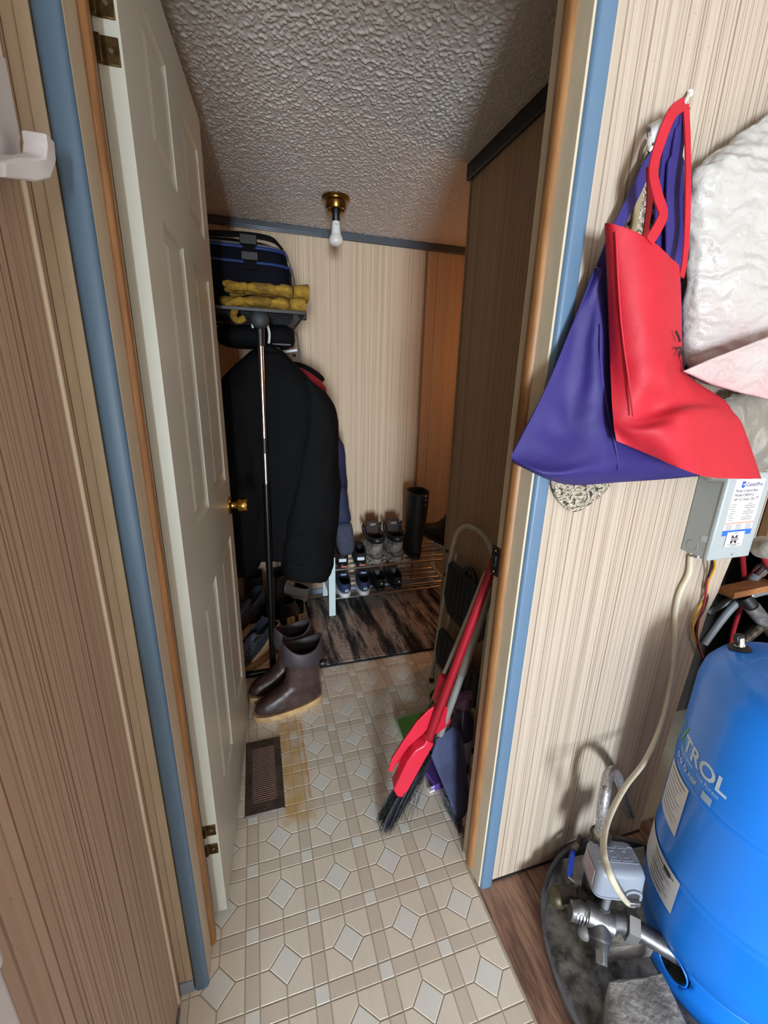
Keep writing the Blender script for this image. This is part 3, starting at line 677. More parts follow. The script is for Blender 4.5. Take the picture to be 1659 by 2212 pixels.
MB().loft(tight(body)).build('body', BLKC, jk, sub=3, disp=0.022, dscale=0.15)
sl = slab([((0.1987, 1.8400, 1.3569), (0.2959, 1.8400, 1.2942), 0.04, 0.05), ((0.2052, 1.8400, 1.2549), (0.3453, 1.8400, 1.2276), 0.058, 0.05), ((0.1826, 1.8400, 1.1491), (0.3407, 1.8400, 1.1386), 0.064, 0.05), ((0.1580, 1.8400, 0.9999), (0.3460, 1.8400, 0.9843), 0.070, 0.05),
           ((0.1229, 1.8300, 0.8792), (0.3541, 1.8300, 0.8684), 0.070, 0.05), ((0.0907, 1.8300, 0.7311), (0.3404, 1.8300, 0.7135), 0.070, 0.05), ((0.0731, 1.8300, 0.6101), (0.3240, 1.8300, 0.5757), 0.068, 0.05), ((0.0693, 1.8300, 0.5256), (0.3098, 1.8300, 0.4861), 0.064, 0.05)], 22)
MB().loft(tight(sl)).build('sleeve', BLKC, jk, sub=3, disp=0.018, dscale=0.10)
cf = slab([((0.0710, 1.8300, 0.5624), (0.3146, 1.8300, 0.5242), 0.066, 0.05), ((0.0708, 1.8300, 0.5115), (0.3074, 1.8300, 0.4718), 0.067, 0.052), ((0.0796, 1.8300, 0.4753), (0.2823, 1.8300, 0.4331), 0.064, 0.05)], 22)
MB().loft(tight(cf)).build('hem_band', BLKC, jk, sub=2, disp=0.012, dscale=0.022)
sl = slab([((-0.1902, 1.8400, 1.2848), (-0.0493, 1.8400, 1.3232), 0.04, 0.05), ((-0.2206, 1.8400, 1.1412), (0.0111, 1.8400, 1.1401), 0.062, 0.05), ((-0.2245, 1.8400, 0.9127), (0.0319, 1.8400, 0.9017), 0.066, 0.05), ((-0.2138, 1.8400, 0.7283), (0.0258, 1.8400, 0.7106), 0.066, 0.05),
           ((-0.2110, 1.8400, 0.6100), (0.0133, 1.8400, 0.5889), 0.06, 0.05), ((-0.2009, 1.8400, 0.5493), (-0.0139, 1.8400, 0.5391), 0.055, 0.05), ((-0.1854, 1.8400, 0.5026), (-0.0509, 1.8400, 0.4969), 0.05, 0.05)], 22)
MB().loft(tight(sl)).build('sleeve', BLKC, jk, sub=3, disp=0.018, dscale=0.10)
MB().loft(slab([((0.0147, 1.8300, 1.4434), (0.1100, 1.8300, 1.4338), 0.040, 0.05), ((0.0234, 1.8300, 1.4727), (0.1008, 1.8300, 1.4680), 0.034, 0.04), ((0.0348, 1.8400, 1.4860), (0.0875, 1.8400, 1.4784), 0.02, 0.03)], 18)).build('collar', BLKC, jk, sub=1)
# red jacket behind it
REDJ = mat('dark_red_fabric', (150, 24, 44), 0.7, var=0.15)
rj = thing('jacket', 'dark red jacket with black collar showing behind the black jacket', 'jacket', (0.2, 2.02, 0.75))
MB().loft(slab([((0.1001, 2.0200, 1.4123), (0.1887, 2.0200, 1.4078), 0.04, 0.04), ((0.0968, 2.0200, 1.3849), (0.2625, 2.0200, 1.3785), 0.05, 0.05), ((0.0840, 2.0200, 1.3295), (0.3383, 2.0200, 1.3237), 0.05, 0.05), ((0.0768, 2.0200, 1.1835), (0.3215, 2.0200, 1.2060), 0.05, 0.05), ((0.0549, 2.0200, 0.7428), (0.2797, 2.0200, 0.7293), 0.05, 0.05)], 20)).build('body', REDJ, rj, sub=1, disp=0.012, dscale=0.06)
MB().loft(slab([((0.1442, 2.1000, 1.4290), (0.2054, 2.1000, 1.4314), 0.02, 0.02), ((0.1533, 2.1000, 1.3969), (0.2735, 2.1000, 1.4052), 0.03, 0.03), ((0.1518, 2.1000, 1.3599), (0.3343, 2.1000, 1.3611), 0.03, 0.03), ((0.1603, 2.1000, 1.3061), (0.3340, 2.1000, 1.3399), 0.03, 0.03)], 18)).build('collar', BLKC, rj, sub=1)
# navy jacket
NAVJ = mat('navy_jacket_fabric', (25, 35, 68), 0.7, var=0.3, vscale=10, bump=0.3, bscale=26)
nj = thing('jacket', 'navy jacket with grey blue cuff hanging over the shoe rack', 'jacket', (0.3, 2.15, 0.42))
MB().loft(slab([((0.1973, 2.1600, 1.2842), (0.3105, 2.1600, 1.2864), 0.04, 0.04), ((0.1935, 2.1600, 1.1735), (0.3736, 2.1600, 1.1163), 0.05, 0.05), ((0.1896, 2.1600, 1.0593), (0.4460, 2.1600, 1.0373), 0.06, 0.05), ((0.1855, 2.1600, 0.9416), (0.4409, 2.1600, 0.9224), 0.06, 0.05), ((0.1821, 2.1600, 0.8447), (0.4510, 2.1600, 0.8340), 0.06, 0.05), ((0.1903, 2.1600, 0.7321), (0.4586, 2.1600, 0.7773), 0.055, 0.05), ((0.2003, 2.1600, 0.6676), (0.4255, 2.1600, 0.7452), 0.05, 0.05)], 20)).build('body', NAVJ, nj, sub=1, disp=0.016, dscale=0.05)
MB().loft(slab([((0.3219, 2.1300, 0.8459), (0.4447, 2.1300, 0.8410), 0.035, 0.03), ((0.3325, 2.1300, 0.7452), (0.4498, 2.1300, 0.7390), 0.038, 0.03), ((0.3637, 2.1300, 0.6533), (0.4627, 2.1300, 0.6468), 0.038, 0.03), ((0.3733, 2.1300, 0.6000), (0.4706, 2.1300, 0.6117), 0.038, 0.03)], 18)).build('sleeve', NAVJ, nj, sub=1, disp=0.010, dscale=0.04)
MB().loft(slab([((0.3709, 2.1300, 0.6187), (0.4679, 2.1300, 0.6279), 0.036, 0.03), ((0.3729, 2.1300, 0.5601), (0.4785, 2.1300, 0.5655), 0.040, 0.03), ((0.3876, 2.1300, 0.4777), (0.4868, 2.1300, 0.4828), 0.040, 0.03), ((0.4002, 2.1300, 0.4130), (0.4818, 2.1300, 0.4248), 0.030, 0.025)], 18)).build('cuff', mat('grey_blue_fleece', (60, 65, 82), 0.85, var=0.2, vscale=40), nj, sub=1)
# white hangers and black bag below the shelf
for nm, lab, yy, dxx in (('clothes_hanger', 'white plastic hanger nearest the rack end, hook over the rail', 1.85, 0.0), ('clothes_hanger', 'white plastic hanger further along the rail, arm showing right of the jacket', 2.02, 0.02)):
    h = thing(nm, lab, 'hanger', (0.036, yy, 1.50))
    MB().tube(smoothpath([(0.066 + dxx, yy, 1.470), (0.072 + dxx, yy, 1.52), (0.060, yy, 1.560), (0.036, yy, 1.573), (0.012, yy, 1.556), (0.010, yy, 1.535)], 6), 0.0048, 8).build('hook', WHITEP, h)
    MB().tube(smoothpath([(0.005, yy, 1.440), (0.03, yy, 1.458), (0.06 + dxx, yy, 1.474), (0.10 + dxx, yy, 1.462), (0.13 + 3.2 * dxx, yy, 1.440 + dxx * 1.7)], 6), 0.006, 8).build('arm', WHITEP, h)
bk = thing('black_bag', 'black folded bag stuffed under the wire shelf', 'bag', (0.0, 2.05, 1.42))
MB().loft(slab([((-0.0798, 1.9800, 1.4662), (0.1475, 1.9800, 1.4657), 0.02, 0.06), ((-0.1333, 1.9800, 1.4762), (0.1817, 1.9800, 1.4823), 0.05, 0.10), ((-0.1438, 1.9800, 1.5200), (0.1893, 1.9800, 1.5313), 0.06, 0.12), ((-0.1441, 1.9800, 1.5585), (0.1830, 1.9800, 1.5751), 0.05, 0.10)], 20)).build('body', BLKN, bk, sub=1, disp=0.02, dscale=0.06)
MB().box((0.1191, 1.8850, 1.4833), (0.075, 0.004, 0.006)).build('zip', GREYN, bk)
cd = MB()
for k, (a, m_, c) in enumerate((((0.1951, 2.1000, 1.5585), (0.1835, 2.1000, 1.4708), (0.1724, 2.1000, 1.3996)), ((0.2013, 2.1000, 1.5589), (0.2089, 2.1000, 1.4720), (0.1913, 2.1000, 1.3941)), ((0.2052, 2.1000, 1.5513), (0.2149, 2.1000, 1.4622), (0.2172, 2.1000, 1.4011)))):
    cd.tube(smoothpath([a, m_, c], 6), 0.0022, 6)
cd.sphere((0.1893, 2.1000, 1.4550), 0.008, 8)
tag(cd.build('drawcord', BLACKP, None), 'thin black drawcords dangling at the shelf corner', 'cord')

# ================================================================== FOOTWEAR
def foot_ring(xb, xf, hw, z_, n=24, heel=0.84):
    r = []; mx, h = (xb + xf) / 2, (xf - xb) / 2
    for k in range(n):
        a = 2 * PI * k / n; c, s = math.cos(a), math.sin(a)
        x = mx + h * math.copysign(abs(c) ** 0.85, c); t = (c + 1) / 2
        y = hw * math.copysign(abs(s) ** 0.8, s) * (heel + (1 - heel) * t)
        r.append((x, y, z_))
    return r
class Placer:
    def __init__(s, at, yaw, pitch=0.0, roll=0.0):
        s.m = Matrix.Translation(Vector(at)) @ Matrix.Rotation(math.radians(yaw), 4, 'Z') @ Matrix.Rotation(math.radians(-pitch), 4, 'Y') @ Matrix.Rotation(math.radians(roll), 4, 'X')
    def __call__(s, p): return s.m @ Vector(p)
    def ring(s, r): return [s.m @ Vector(p) for p in r]
def shoe(name, label, at, yaw, Ln, hw, spec, group=None, pitch=0, roll=0, cat='shoe'):
    """spec: sole (mat, height), upper rings (z, xb, xf, hw as fractions of length / half width), upper mat, lining mat, extras"""
    p = Placer(at, yaw, pitch, roll); rt = thing(name, label, cat, at, group)
    sh = spec['sole_h']
    R = [foot_ring(0.0, Ln, hw, 0), foot_ring(-0.002, Ln + 0.002, hw * 1.02, sh * 0.5), foot_ring(0.0, Ln, hw, sh)]
    MB().loft([p.ring(r) for r in R]).build('sole', spec['sole'], rt, ang=60)
    if spec.get('tread'):
        tr = MB()
        for k in range(9):
            x = Ln * (0.06 + 0.11 * k); wv = hw * (0.86 + 0.1 * min(1, k / 5.0))
            for sg in (1, -1): tr.box(p((x, sg * wv * 0.96, sh * 0.28)), (Ln * 0.055, 0.012, sh * 0.5), (p.m.to_3x3() @ Vector((1, 0, 0)), p.m.to_3x3() @ Vector((0, 1, 0)), p.m.to_3x3() @ Vector((0, 0, 1))))
        tr.build('tread', spec['sole'], rt, bevel=0.002)
    up = [foot_ring(xb * Ln, xf * Ln, hw * w_, z_) for z_, xb, xf, w_ in spec['upper']]
    MB().loft([p.ring(r) for r in up], True, False).build('upper', spec['mat'], rt, sub=1, solid=0.004, disp=spec.get('disp', 0.0), dscale=spec.get('dscale', 0.03))
    z_, xb, xf, w_ = spec['upper'][-1]
    li = [foot_ring((xb + 0.02) * Ln, (xf - 0.02) * Ln, hw * w_ * 0.90, z_ - 0.003), foot_ring((xb + 0.03) * Ln, (xf - 0.03) * Ln, hw * w_ * 0.84, z_ - 0.02), foot_ring((xb + 0.05) * Ln, (xf - 0.04) * Ln, hw * w_ * 0.8, max(sh + 0.006, z_ - 0.05))]
    MB().loft([p.ring(r) for r in li], False, True).build('lining', spec['lining'], rt)
    if 'extra' in spec: spec['extra'](rt, p, Ln, hw)
    return rt
def low(zt=0.078):
    return [(0.022, 0.0, 1.0, 1.0), (0.040, -0.005, 0.985, 0.98), (0.055, 0.0, 0.90, 0.92), (0.066, 0.0, 0.72, 0.84), (zt, 0.0, 0.58, 0.74), (zt + 0.004, 0.0, 0.54, 0.70)]
def laces(m, n=5, x0=0.50, x1=0.78, z0=0.084, z1=0.058, w=0.55):
    def f(rt, p, Ln, hw):
        for k in range(n):
            t = k / (n - 1); x = Ln * (x0 + (x1 - x0) * t); z_ = z0 + (z1 - z0) * t
            MB().tube(smoothpath([p((x, -hw * w, z_ - 0.010)), p((x + 0.004, 0, z_ + 0.002)), p((x, hw * w, z_ - 0.010))], 4), 0.0030, 8).build('lace', m, rt)
        MB().loft([p.ring(foot_ring(Ln * 0.36, Ln * (x1), hw * 0.46, z_)) for z_ in (z1 - 0.012,)] + [p.ring(foot_ring(Ln * 0.36, Ln * (x1 - .04), hw * 0.40, z0 - 0.002)), p.ring(foot_ring(Ln * 0.36, Ln * 0.50, hw * 0.36, z0 + 0.014))]).build('tongue', m, rt, sub=1)
    return f
RUBK = mat('black_rubber', (24, 24, 25), 0.55, var=0.3, vscale=18)
DARKL = mat('dark_lining', (14, 14, 16), 0.9)
# ---- brown rubber boots, front pair
BRN = mat('brown_boot_rubber', (74, 54, 48), 0.40, col2=(52, 38, 34), vscale=14, bump=0.12, bscale=40)
GUM = mat('tan_gum_sole', (202, 166, 118), 0.5, col2=(176, 140, 96), vscale=30)
CUFFM = mat('folded_neoprene_cuff', (58, 50, 54), 0.6, var=0.2, vscale=20)
def rubber_boot(label, at, yaw, sc=1.0):
    rt = thing('rubber_boot', label, 'boot', at, 'pair of brown rubber boots'); p = Placer(at, yaw); Ln = 0.292; hw = 0.051
    sole = [foot_ring(0.000, Ln, hw, 0), foot_ring(-0.003, Ln + 0.004, hw * 1.05, 0.006), foot_ring(-0.003, Ln + 0.004, hw * 1.05, 0.020), foot_ring(0.000, Ln, hw, 0.025)]
    MB().loft([p.ring(r) for r in sole]).build('sole', GUM, rt, ang=50)
    rg_ = [(0.022, 0.001, Ln - 0.002, hw), (0.045, -0.001, Ln - 0.006, hw * 0.99), (0.066, 0.002, Ln * 0.945, hw * 0.95), (0.084, 0.005, Ln * 0.84, hw * 0.90), (0.100, 0.008, Ln * 0.70, hw * 0.86), (0.118, 0.010, Ln * 0.58, hw * 0.88), (0.145, 0.011, Ln * 0.515, hw * 0.96), (0.185, 0.009, Ln * 0.50, hw * 1.05), (0.235, 0.004, Ln * 0.505, hw * 1.12), (0.262, 0.000, Ln * 0.52, hw * 1.15)]
    MB().loft([p.ring(foot_ring(a, b_, h, z_, 28, 0.86 + 0.14 * min(1, z_ / 0.12))) for z_, a, b_, h in rg_], True, False).build('upper', BRN, rt, sub=2, disp=0.007, dscale=0.045)
    # seam round the back and ankle, pulled creases
    MB().tube(smoothpath([p((0.002, 0, 0.03)), p((0.008, 0, 0.10)), p((0.007, 0, 0.18)), p((-0.002, 0, 0.235))], 5), 0.0022, 8).build('heel_seam', BRN, rt)
    # folded cuff: outer band, lens shaped mouth, dark inside
    def lens(z0, out, amp, n=32):
        r = []
        for k in range(n):
            a = 2 * PI * k / n; c, s = math.cos(a), math.sin(a)
            x = 0.076 + (0.082 + out) * math.copysign(abs(c) ** 0.9, c); y = (hw * 1.12 + out) * math.copysign(abs(s) ** 1.25, s)
            r.append((x, y, z0 + amp * (abs(c) ** 2.2)))
        return r
    MB().loft([p.ring(lens(0.222, 0.004, 0.006)), p.ring(lens(0.232, 0.009, 0.010)), p.ring(lens(0.262, 0.008, 0.026)), p.ring(lens(0.284, 0.003, 0.040)), p.ring(lens(0.287, -0.003, 0.041)), p.ring(lens(0.270, -0.008, 0.036)), p.ring(lens(0.235, -0.010, 0.02))], False, False).build('folded_cuff', CUFFM, rt, sub=1)
    MB().loft([p.ring(lens(0.250, -0.009, 0.02)), p.ring(lens(0.19, -0.012, 0.0)), p.ring(lens(0.12, -0.02, 0.0))], False, True).build('lining', DARKL, rt)
    return rt
rubber_boot('brown rubber boot nearest the camera, toe pointing at the door', (0.205, 1.545, 0.0015), 192)
rubber_boot('brown rubber boot behind its mate, half hidden by it', (0.176, 1.680, 0.0015), 195)

# ---- shoe rack
rk = thing('shoe_rack', 'white and chrome two tier shoe rack along the far wall', 'shoe rack', (0.72, 2.33, 0.0))
WPNT = mat('white_rack_paint', (206, 222, 222), 0.4, var=0.04)
rx0, rx1 = 0.353, 1.10
for xa in (rx0, rx1):
    fl_ = MB(); fl_.loft([[(xa - 0.004, 2.186, 0.0135), (xa + 0.034, 2.186, 0.0135), (xa + 0.034, 2.204, 0.0135), (xa - 0.004, 2.204, 0.0135)], [(xa - 0.004, 2.186, 0.305), (xa + 0.034, 2.186, 0.305), (xa + 0.034, 2.204, 0.305), (xa - 0.004, 2.204, 0.305)], [(xa + 0.020, 2.188, 0.385), (xa + 0.034, 2.188, 0.385), (xa + 0.034, 2.204, 0.385), (xa + 0.020, 2.204, 0.385)]])
    leg = fl_.build('front_leg', WPNT, rk, bevel=0.001)
    if xa == rx0: MB().lathe([(0.002, 0), (0.0016, 0.001)], (xa + 0.016, 2.186, 0.045), (0, -1, 0), 8).build('screw', DARKINK, leg)
    MB().boxb((xa - 0.002, 2.45, 0.0), (xa + 0.030, 2.466, 0.385)).build('back_leg', WPNT, rk, bevel=0.001)
    for zf, zb_ in ((0.118, 0.130), (0.303, 0.322)):
        MB().box((xa + 0.015, 2.327, (zf + zb_) / 2), (0.014, 0.25, 0.030), ((1, 0, 0), (0, 1, (zb_ - zf) / 0.25), (0, -(zb_ - zf) / 0.25, 1))).build('side_rail', WPNT, rk, bevel=0.001)
for zf, zb_ in ((0.118, 0.130), (0.303, 0.322)):
    for k in range(5):
        t = k / 4; y = 2.2 + 0.25 * t; z_ = zf + (zb_ - zf) * t
        MB().tube([(rx0 + 0.012, y, z_), (rx1 + 0.012, y, z_)], 0.0072, 12).build('rod', CHROME, rk)

# ---- on the rack: top shelf
zt = 0.318
skate = mat('black_skate_suede', (26, 26, 28), 0.8, var=0.3)
def heel_tab(rt, p, Ln, hw):
    MB().box(p((-0.004, 0, 0.052)), (0.006, hw * 0.9, 0.020), [p.m.to_3x3() @ Vector(v) for v in ((1, 0, 0), (0, 1, 0), (0, 0, 1))]).build('heel_label', mat('white_heel_patch', (214, 222, 226), 0.5), rt, bevel=0.002)
    MB().box(p((-0.003, -hw * 0.2, 0.010)), (0.004, hw * 0.7, 0.008), [p.m.to_3x3() @ Vector(v) for v in ((1, 0, 0), (0, 1, 0), (0, 0, 1))]).build('sole_mark', mat('salmon_mark', (206, 120, 104), 0.6), rt)
    laces(skate)(rt, p, Ln, hw)
sk = dict(sole=RUBK, sole_h=0.024, mat=skate, lining=DARKL, upper=low(), extra=heel_tab)
shoe('skate_shoe', 'black shoe with white heel patch under the navy sleeve, left of its pair', (0.432, 2.200, 0.3112), 84, 0.255, 0.047, sk, 'black shoes with white heel patches', pitch=4.35)
shoe('skate_shoe', 'black shoe with white heel patch, right of its pair beside the work boots', (0.540, 2.200, 0.3112), 82, 0.255, 0.047, sk, 'black shoes with white heel patches', pitch=4.35)
DUST = mat('dusty_grey_leather', (150, 142, 130), 0.85, col2=(58, 52, 48), vscale=22, bump=0.3, bscale=50)
DUST2 = mat('dusty_boot_sole', (168, 160, 146), 0.9, col2=(104, 98, 90), vscale=30)
BLKL = mat('black_padded_leather', (28, 27, 27), 0.42, var=0.2)
def work_extra(rt, p, Ln, hw):
    MB().loft([p.ring(foot_ring(0.0, Ln * 0.52, hw * 0.94, 0.130)), p.ring(foot_ring(-0.012, Ln * 0.55, hw * 1.04, 0.145)), p.ring(foot_ring(-0.012, Ln * 0.55, hw * 1.04, 0.158)), p.ring(foot_ring(0.0, Ln * 0.53, hw * 0.95, 0.170))], False, False).build('padded_collar', BLKL, rt, sub=1)
    tg = [[p((Ln * 0.40 + 0.006 * k, y * hw * (0.72 - 0.02 * abs(k)), 0.13 + 0.035 * k)) for y in (-1, -0.5, 0, 0.5, 1)] for k in range(4)]
    t_ = MB().loft(tg, False, False, False).build('tongue', mat('brown_tongue', (58, 44, 40), 0.8), rt, solid=0.010, sub=1)
    MB().box(p((Ln * 0.40 + 0.005, 0, 0.212)), (0.003, hw * 0.62, 0.016), [p.m.to_3x3() @ Vector(v) for v in ((1, 0, 0), (0, 1, 0), (0, 0, 1))]).build('tongue_label', mat('grey_label', (130, 120, 112), 0.7), t_)
    for sg in (1, -1):
        MB().tube(smoothpath([p((Ln * 0.40, sg * hw * 0.80, 0.15)), p((Ln * 0.50, sg * hw * 0.92, 0.185)), p((Ln * 0.46, sg * hw * 1.02, 0.215))], 4), [0.010, 0.011, 0.012, 0.012, 0.012, 0.010, 0.008, 0.006, 0.004], 10).build('ankle_flap', BLKL, rt)
wk = dict(sole=DUST2, sole_h=0.030, mat=DUST, lining=DARKL, tread=True, disp=0.006, dscale=0.03, extra=work_extra,
          upper=[(0.027, 0.0, 1.0, 1.0), (0.055, -0.01, 0.99, 0.99), (0.075, 0.0, 0.92, 0.94), (0.090, 0.005, 0.74, 0.88), (0.110, 0.01, 0.60, 0.86), (0.135, 0.0, 0.54, 0.90), (0.160, -0.005, 0.52, 0.92)])
shoe('work_boot', 'dusty grey lace up work boot, left one of the pair on the rack', (0.648, 2.205, 0.3114), 96, 0.270, 0.056, wk, 'dusty work boots', cat='boot', pitch=4.35)
shoe('work_boot', 'dusty grey lace up work boot beside the tall black boot', (0.775, 2.207, 0.3114), 93, 0.270, 0.056, wk, 'dusty work boots', cat='boot', pitch=4.35)
BBT = mat('matt_black_rubber', (22, 21, 21), 0.6, col2=(34, 32, 30), vscale=12)
def tall_extra(rt, p, Ln, hw):
    MB().tube(smoothpath([p((-0.014, -0.016, 0.30)), p((-0.012, -0.016, 0.405)), p((0.0, -0.014, 0.425))], 5), 0.0045, 8).build('pull_strap', BLACKP, rt)
    for k, zz in enumerate((0.365, 0.392, 0.415)):
        MB().box(p((-0.0155, -0.016, zz)), (0.003, 0.008, 0.010), [p.m.to_3x3() @ Vector(v) for v in ((1, 0, 0), (0, 1, 0), (0, 0, 1))]).build('strap_mark', WHITEP, rt, bevel=0.001)
tb = dict(sole=RUBK, sole_h=0.026, mat=BBT, lining=DARKL, disp=0.008, dscale=0.05, extra=tall_extra,
          upper=[(0.022, 0, 1, 1), (0.05, -0.01, 0.985, 0.99), (0.075, 0.0, 0.88, 0.94), (0.095, 0.01, 0.68, 0.92), (0.12, 0.0, 0.56, 0.98), (0.2, -0.01, 0.52, 1.08), (0.3, -0.03, 0.54, 1.20), (0.40, -0.04, 0.55, 1.26), (0.425, -0.04, 0.55, 1.26)])
shoe('tall_boot', 'tall black rubber boot standing upright on the rack', (0.900, 2.215, 0.3118), 90, 0.258, 0.053, tb, None, cat='boot', pitch=4.35)
fb_ = dict(sole=RUBK, sole_h=0.026, mat=BBT, lining=DARKL, disp=0.008, dscale=0.05,
           upper=[(0.022, 0, 1, 1), (0.05, -0.01, 0.985, 0.99), (0.075, 0.0, 0.88, 0.94), (0.095, 0.01, 0.68, 0.92), (0.12, 0.0, 0.56, 0.98), (0.2, -0.01, 0.52, 1.06), (0.27, -0.02, 0.53, 1.12)])
shoe('tall_boot', 'black boot tipped over at the right end of the rack', (1.150, 2.30, 0.338), 172, 0.245, 0.05, fb_, None, pitch=-32 + 60, roll=0, cat='boot')
# ---- lower tier
NAVS = mat('navy_canvas', (34, 46, 84), 0.8, var=0.15, vscale=30)
WSOL = mat('white_rubber_sole', (206, 206, 206), 0.5, var=0.06)
def navy_extra(rt, p, Ln, hw):
    lab = MB(); v, f = text_verts('éS', 0.024, 0.0004)
    mx = max(q[0] for q in v) / 2
    def wrap(q):
        y = (q[0] - mx) + hw * 0.10; zz = 0.044 + q[1] * 0.9; a = y / (hw * 0.85)
        return p((Ln * 1.0 - 0.0 - 0.0, 0, 0)) if False else p((-0.0065 + 0.010 * (1 - math.cos(a)), -y, zz))
    lab.add([wrap(q) for q in v], f); lab.build('stitched_mark', WHITEINK, rt, smooth=False)
    MB().box(p((Ln * 0.40, 0, 0.100)), (0.010, hw * 0.62, 0.003), [p.m.to_3x3() @ Vector(v) for v in ((1, 0, 0.5), (0, 1, 0), (-0.5, 0, 1))]).build('tongue_label', WHITEINK, rt)
    MB().loft([[p((Ln * 0.50, y * hw * 0.62, 0.070)) for y in (-1, 0, 1)], [p((Ln * 0.43, y * hw * 0.60, 0.100)) for y in (-1, 0, 1)], [p((Ln * 0.38, y * hw * 0.5, 0.112)) for y in (-1, 0, 1)]], False, False, False).build('tongue', NAVS, rt, solid=0.006, sub=1)
ns_ = dict(sole=WSOL, sole_h=0.026, mat=NAVS, lining=DARKL, upper=[(0.024, 0.0, 1.0, 0.98), (0.045, -0.01, 0.97, 0.95), (0.062, -0.005, 0.86, 0.86), (0.078, 0.0, 0.68, 0.78), (0.088, 0.0, 0.52, 0.72)], extra=navy_extra)
zl = 0.126
shoe('canvas_shoe', 'navy canvas shoe with white sole, left one, by the white rack leg', (0.447, 2.180, 0.1262), 86, 0.26, 0.050, ns_, 'navy canvas shoes', pitch=2.75)
shoe('canvas_shoe', 'navy canvas shoe with white sole, right one, beside black shoes', (0.560, 2.180, 0.1262), 80, 0.26, 0.050, ns_, 'navy canvas shoes', pitch=2.75)
OLV = mat('black_olive_leather', (32, 33, 30), 0.5, var=0.3)
def dot_extra(rt, p, Ln, hw):
    MB().lathe([(0.006, 0), (0.005, 0.002), (0.001, 0.0025)], p((-0.007, 0, 0.058)), p.m.to_3x3() @ Vector((-1, 0, 0)), 12).build('heel_button', WHITEP, rt)
    laces(mat('grey_tongue', (112, 112, 116), 0.8), 4)(rt, p, Ln, hw)
os_ = dict(sole=RUBK, sole_h=0.022, mat=OLV, lining=DARKL, upper=low(), extra=dot_extra)
shoe('low_shoe', 'black low shoe with white heel button, next to the navy shoes', (0.672, 2.205, 0.1266), 88, 0.25, 0.046, os_, 'black low shoes', pitch=2.75)
shoe('low_shoe', 'black low shoe with white heel button, rightmost on the lower tier', (0.783, 2.205, 0.1266), 90, 0.25, 0.046, os_, 'black low shoes', pitch=2.75)

# ---- jumble of shoes under the garment rack
BLUS = mat('slate_blue_mesh', (52, 58, 72), 0.75, col2=(36, 42, 54), vscale=50)
BLUL = mat('blue_grey_lace', (78, 86, 104), 0.8)
GREYS = mat('dark_grey_sole', (58, 60, 66), 0.7)
TANB = mat('tan_nubuck', (186, 154, 116), 0.8, var=0.18, vscale=20)
TANS = mat('tan_lug_sole', (172, 140, 104), 0.7, var=0.2)
bl = dict(sole=GREYS, sole_h=0.024, mat=BLUS, lining=mat('blue_grey_lining', (40, 46, 60), 0.8), upper=low(0.082), extra=laces(BLUL, 6, 0.52, 0.86, 0.086, 0.060, 0.75))
tn = dict(sole=TANS, sole_h=0.032, mat=TANB, lining=DARKL, tread=True, upper=[(0.03, 0.0, 1.0, 1.0), (0.055, -0.01, 0.99, 0.98), (0.08, 0.0, 0.9, 0.9), (0.10, 0.0, 0.72, 0.85), (0.125, 0.0, 0.6, 0.85), (0.15, 0.0, 0.55, 0.86)], extra=laces(mat('brown_lace', (96, 70, 48), 0.8), 4, 0.55, 0.8, 0.125, 0.085))
shoe('tan_boot', 'tan lug soled boot under the blue running shoe', (0.045, 1.985, 0.0015), 222, 0.27, 0.050, tn, None, cat='boot')
shoe('running_shoe', 'blue running shoe lying on the tan boot, opening facing up', (0.012, 1.955, 0.140), 222, 0.27, 0.047, bl, 'blue running shoes', pitch=-24, roll=-18)
shoe('running_shoe', 'blue running shoe behind, propped up against dark shoes', (-0.020, 2.26, 0.17), 228, 0.27, 0.047, bl, 'blue running shoes', pitch=-26, roll=-16)
wh = dict(sole=WSOL, sole_h=0.024, mat=mat('white_leather', (206, 204, 208), 0.5, var=0.06), lining=mat('black_lining', (20, 20, 22), 0.9), upper=low(0.084), extra=laces(mat('cream_fleece', (190, 184, 172), 0.95, bump=0.6, bscale=200), 4))
shoe('white_sneaker', 'white sneaker with black lining by the far wall', (0.236, 2.335, 0.052), 150, 0.26, 0.048, wh, None, pitch=10)
bs = dict(sole=mat('black_sole', (26, 26, 28), 0.6), sole_h=0.026, mat=skate, lining=DARKL, upper=low(0.085), extra=laces(BLACKP, 4))
shoe('black_sneaker', 'black sneaker lying under the white sneaker', (0.205, 2.255, 0.0015), 158, 0.27, 0.05, bs, None)
def tan_patch(rt, p, Ln, hw):
    ax = [p.m.to_3x3() @ Vector(v) for v in ((1, 0, 0), (0, 1, 0), (0, 0, 1))]
    for yy in (-0.62, 0.62):
        q = MB().box(p((Ln * 0.98, yy * hw, 0.055)), (0.012, hw * 0.85, 0.062), ax).build('eyelet_panel', mat('yellowish_suede', (190, 172, 126), 0.85), rt, bevel=0.003)
        for k in range(3): MB().lathe([(0.0045, 0), (0.003, 0.0015)], p((Ln * 0.98 + 0.0062, yy * hw, 0.036 + 0.019 * k)), ax[0], 10).build('eyelet', DARKINK, q)
    laces(BLACKP, 4)(rt, p, Ln, hw)
ts = dict(sole=RUBK, sole_h=0.026, mat=BLKL, lining=DARKL, upper=[(0.024, 0.0, 1.0, 1.0), (0.05, 0, 0.99, 0.99), (0.08, 0.0, 0.94, 0.95), (0.105, 0.0, 0.75, 0.88), (0.125, 0.0, 0.6, 0.85)], extra=tan_patch)
shoe('black_boot', 'black boot with two tan eyelet panels beside the rack post', (0.085, 2.300, 0.0015), 290, 0.20, 0.054, ts, None, cat='boot')
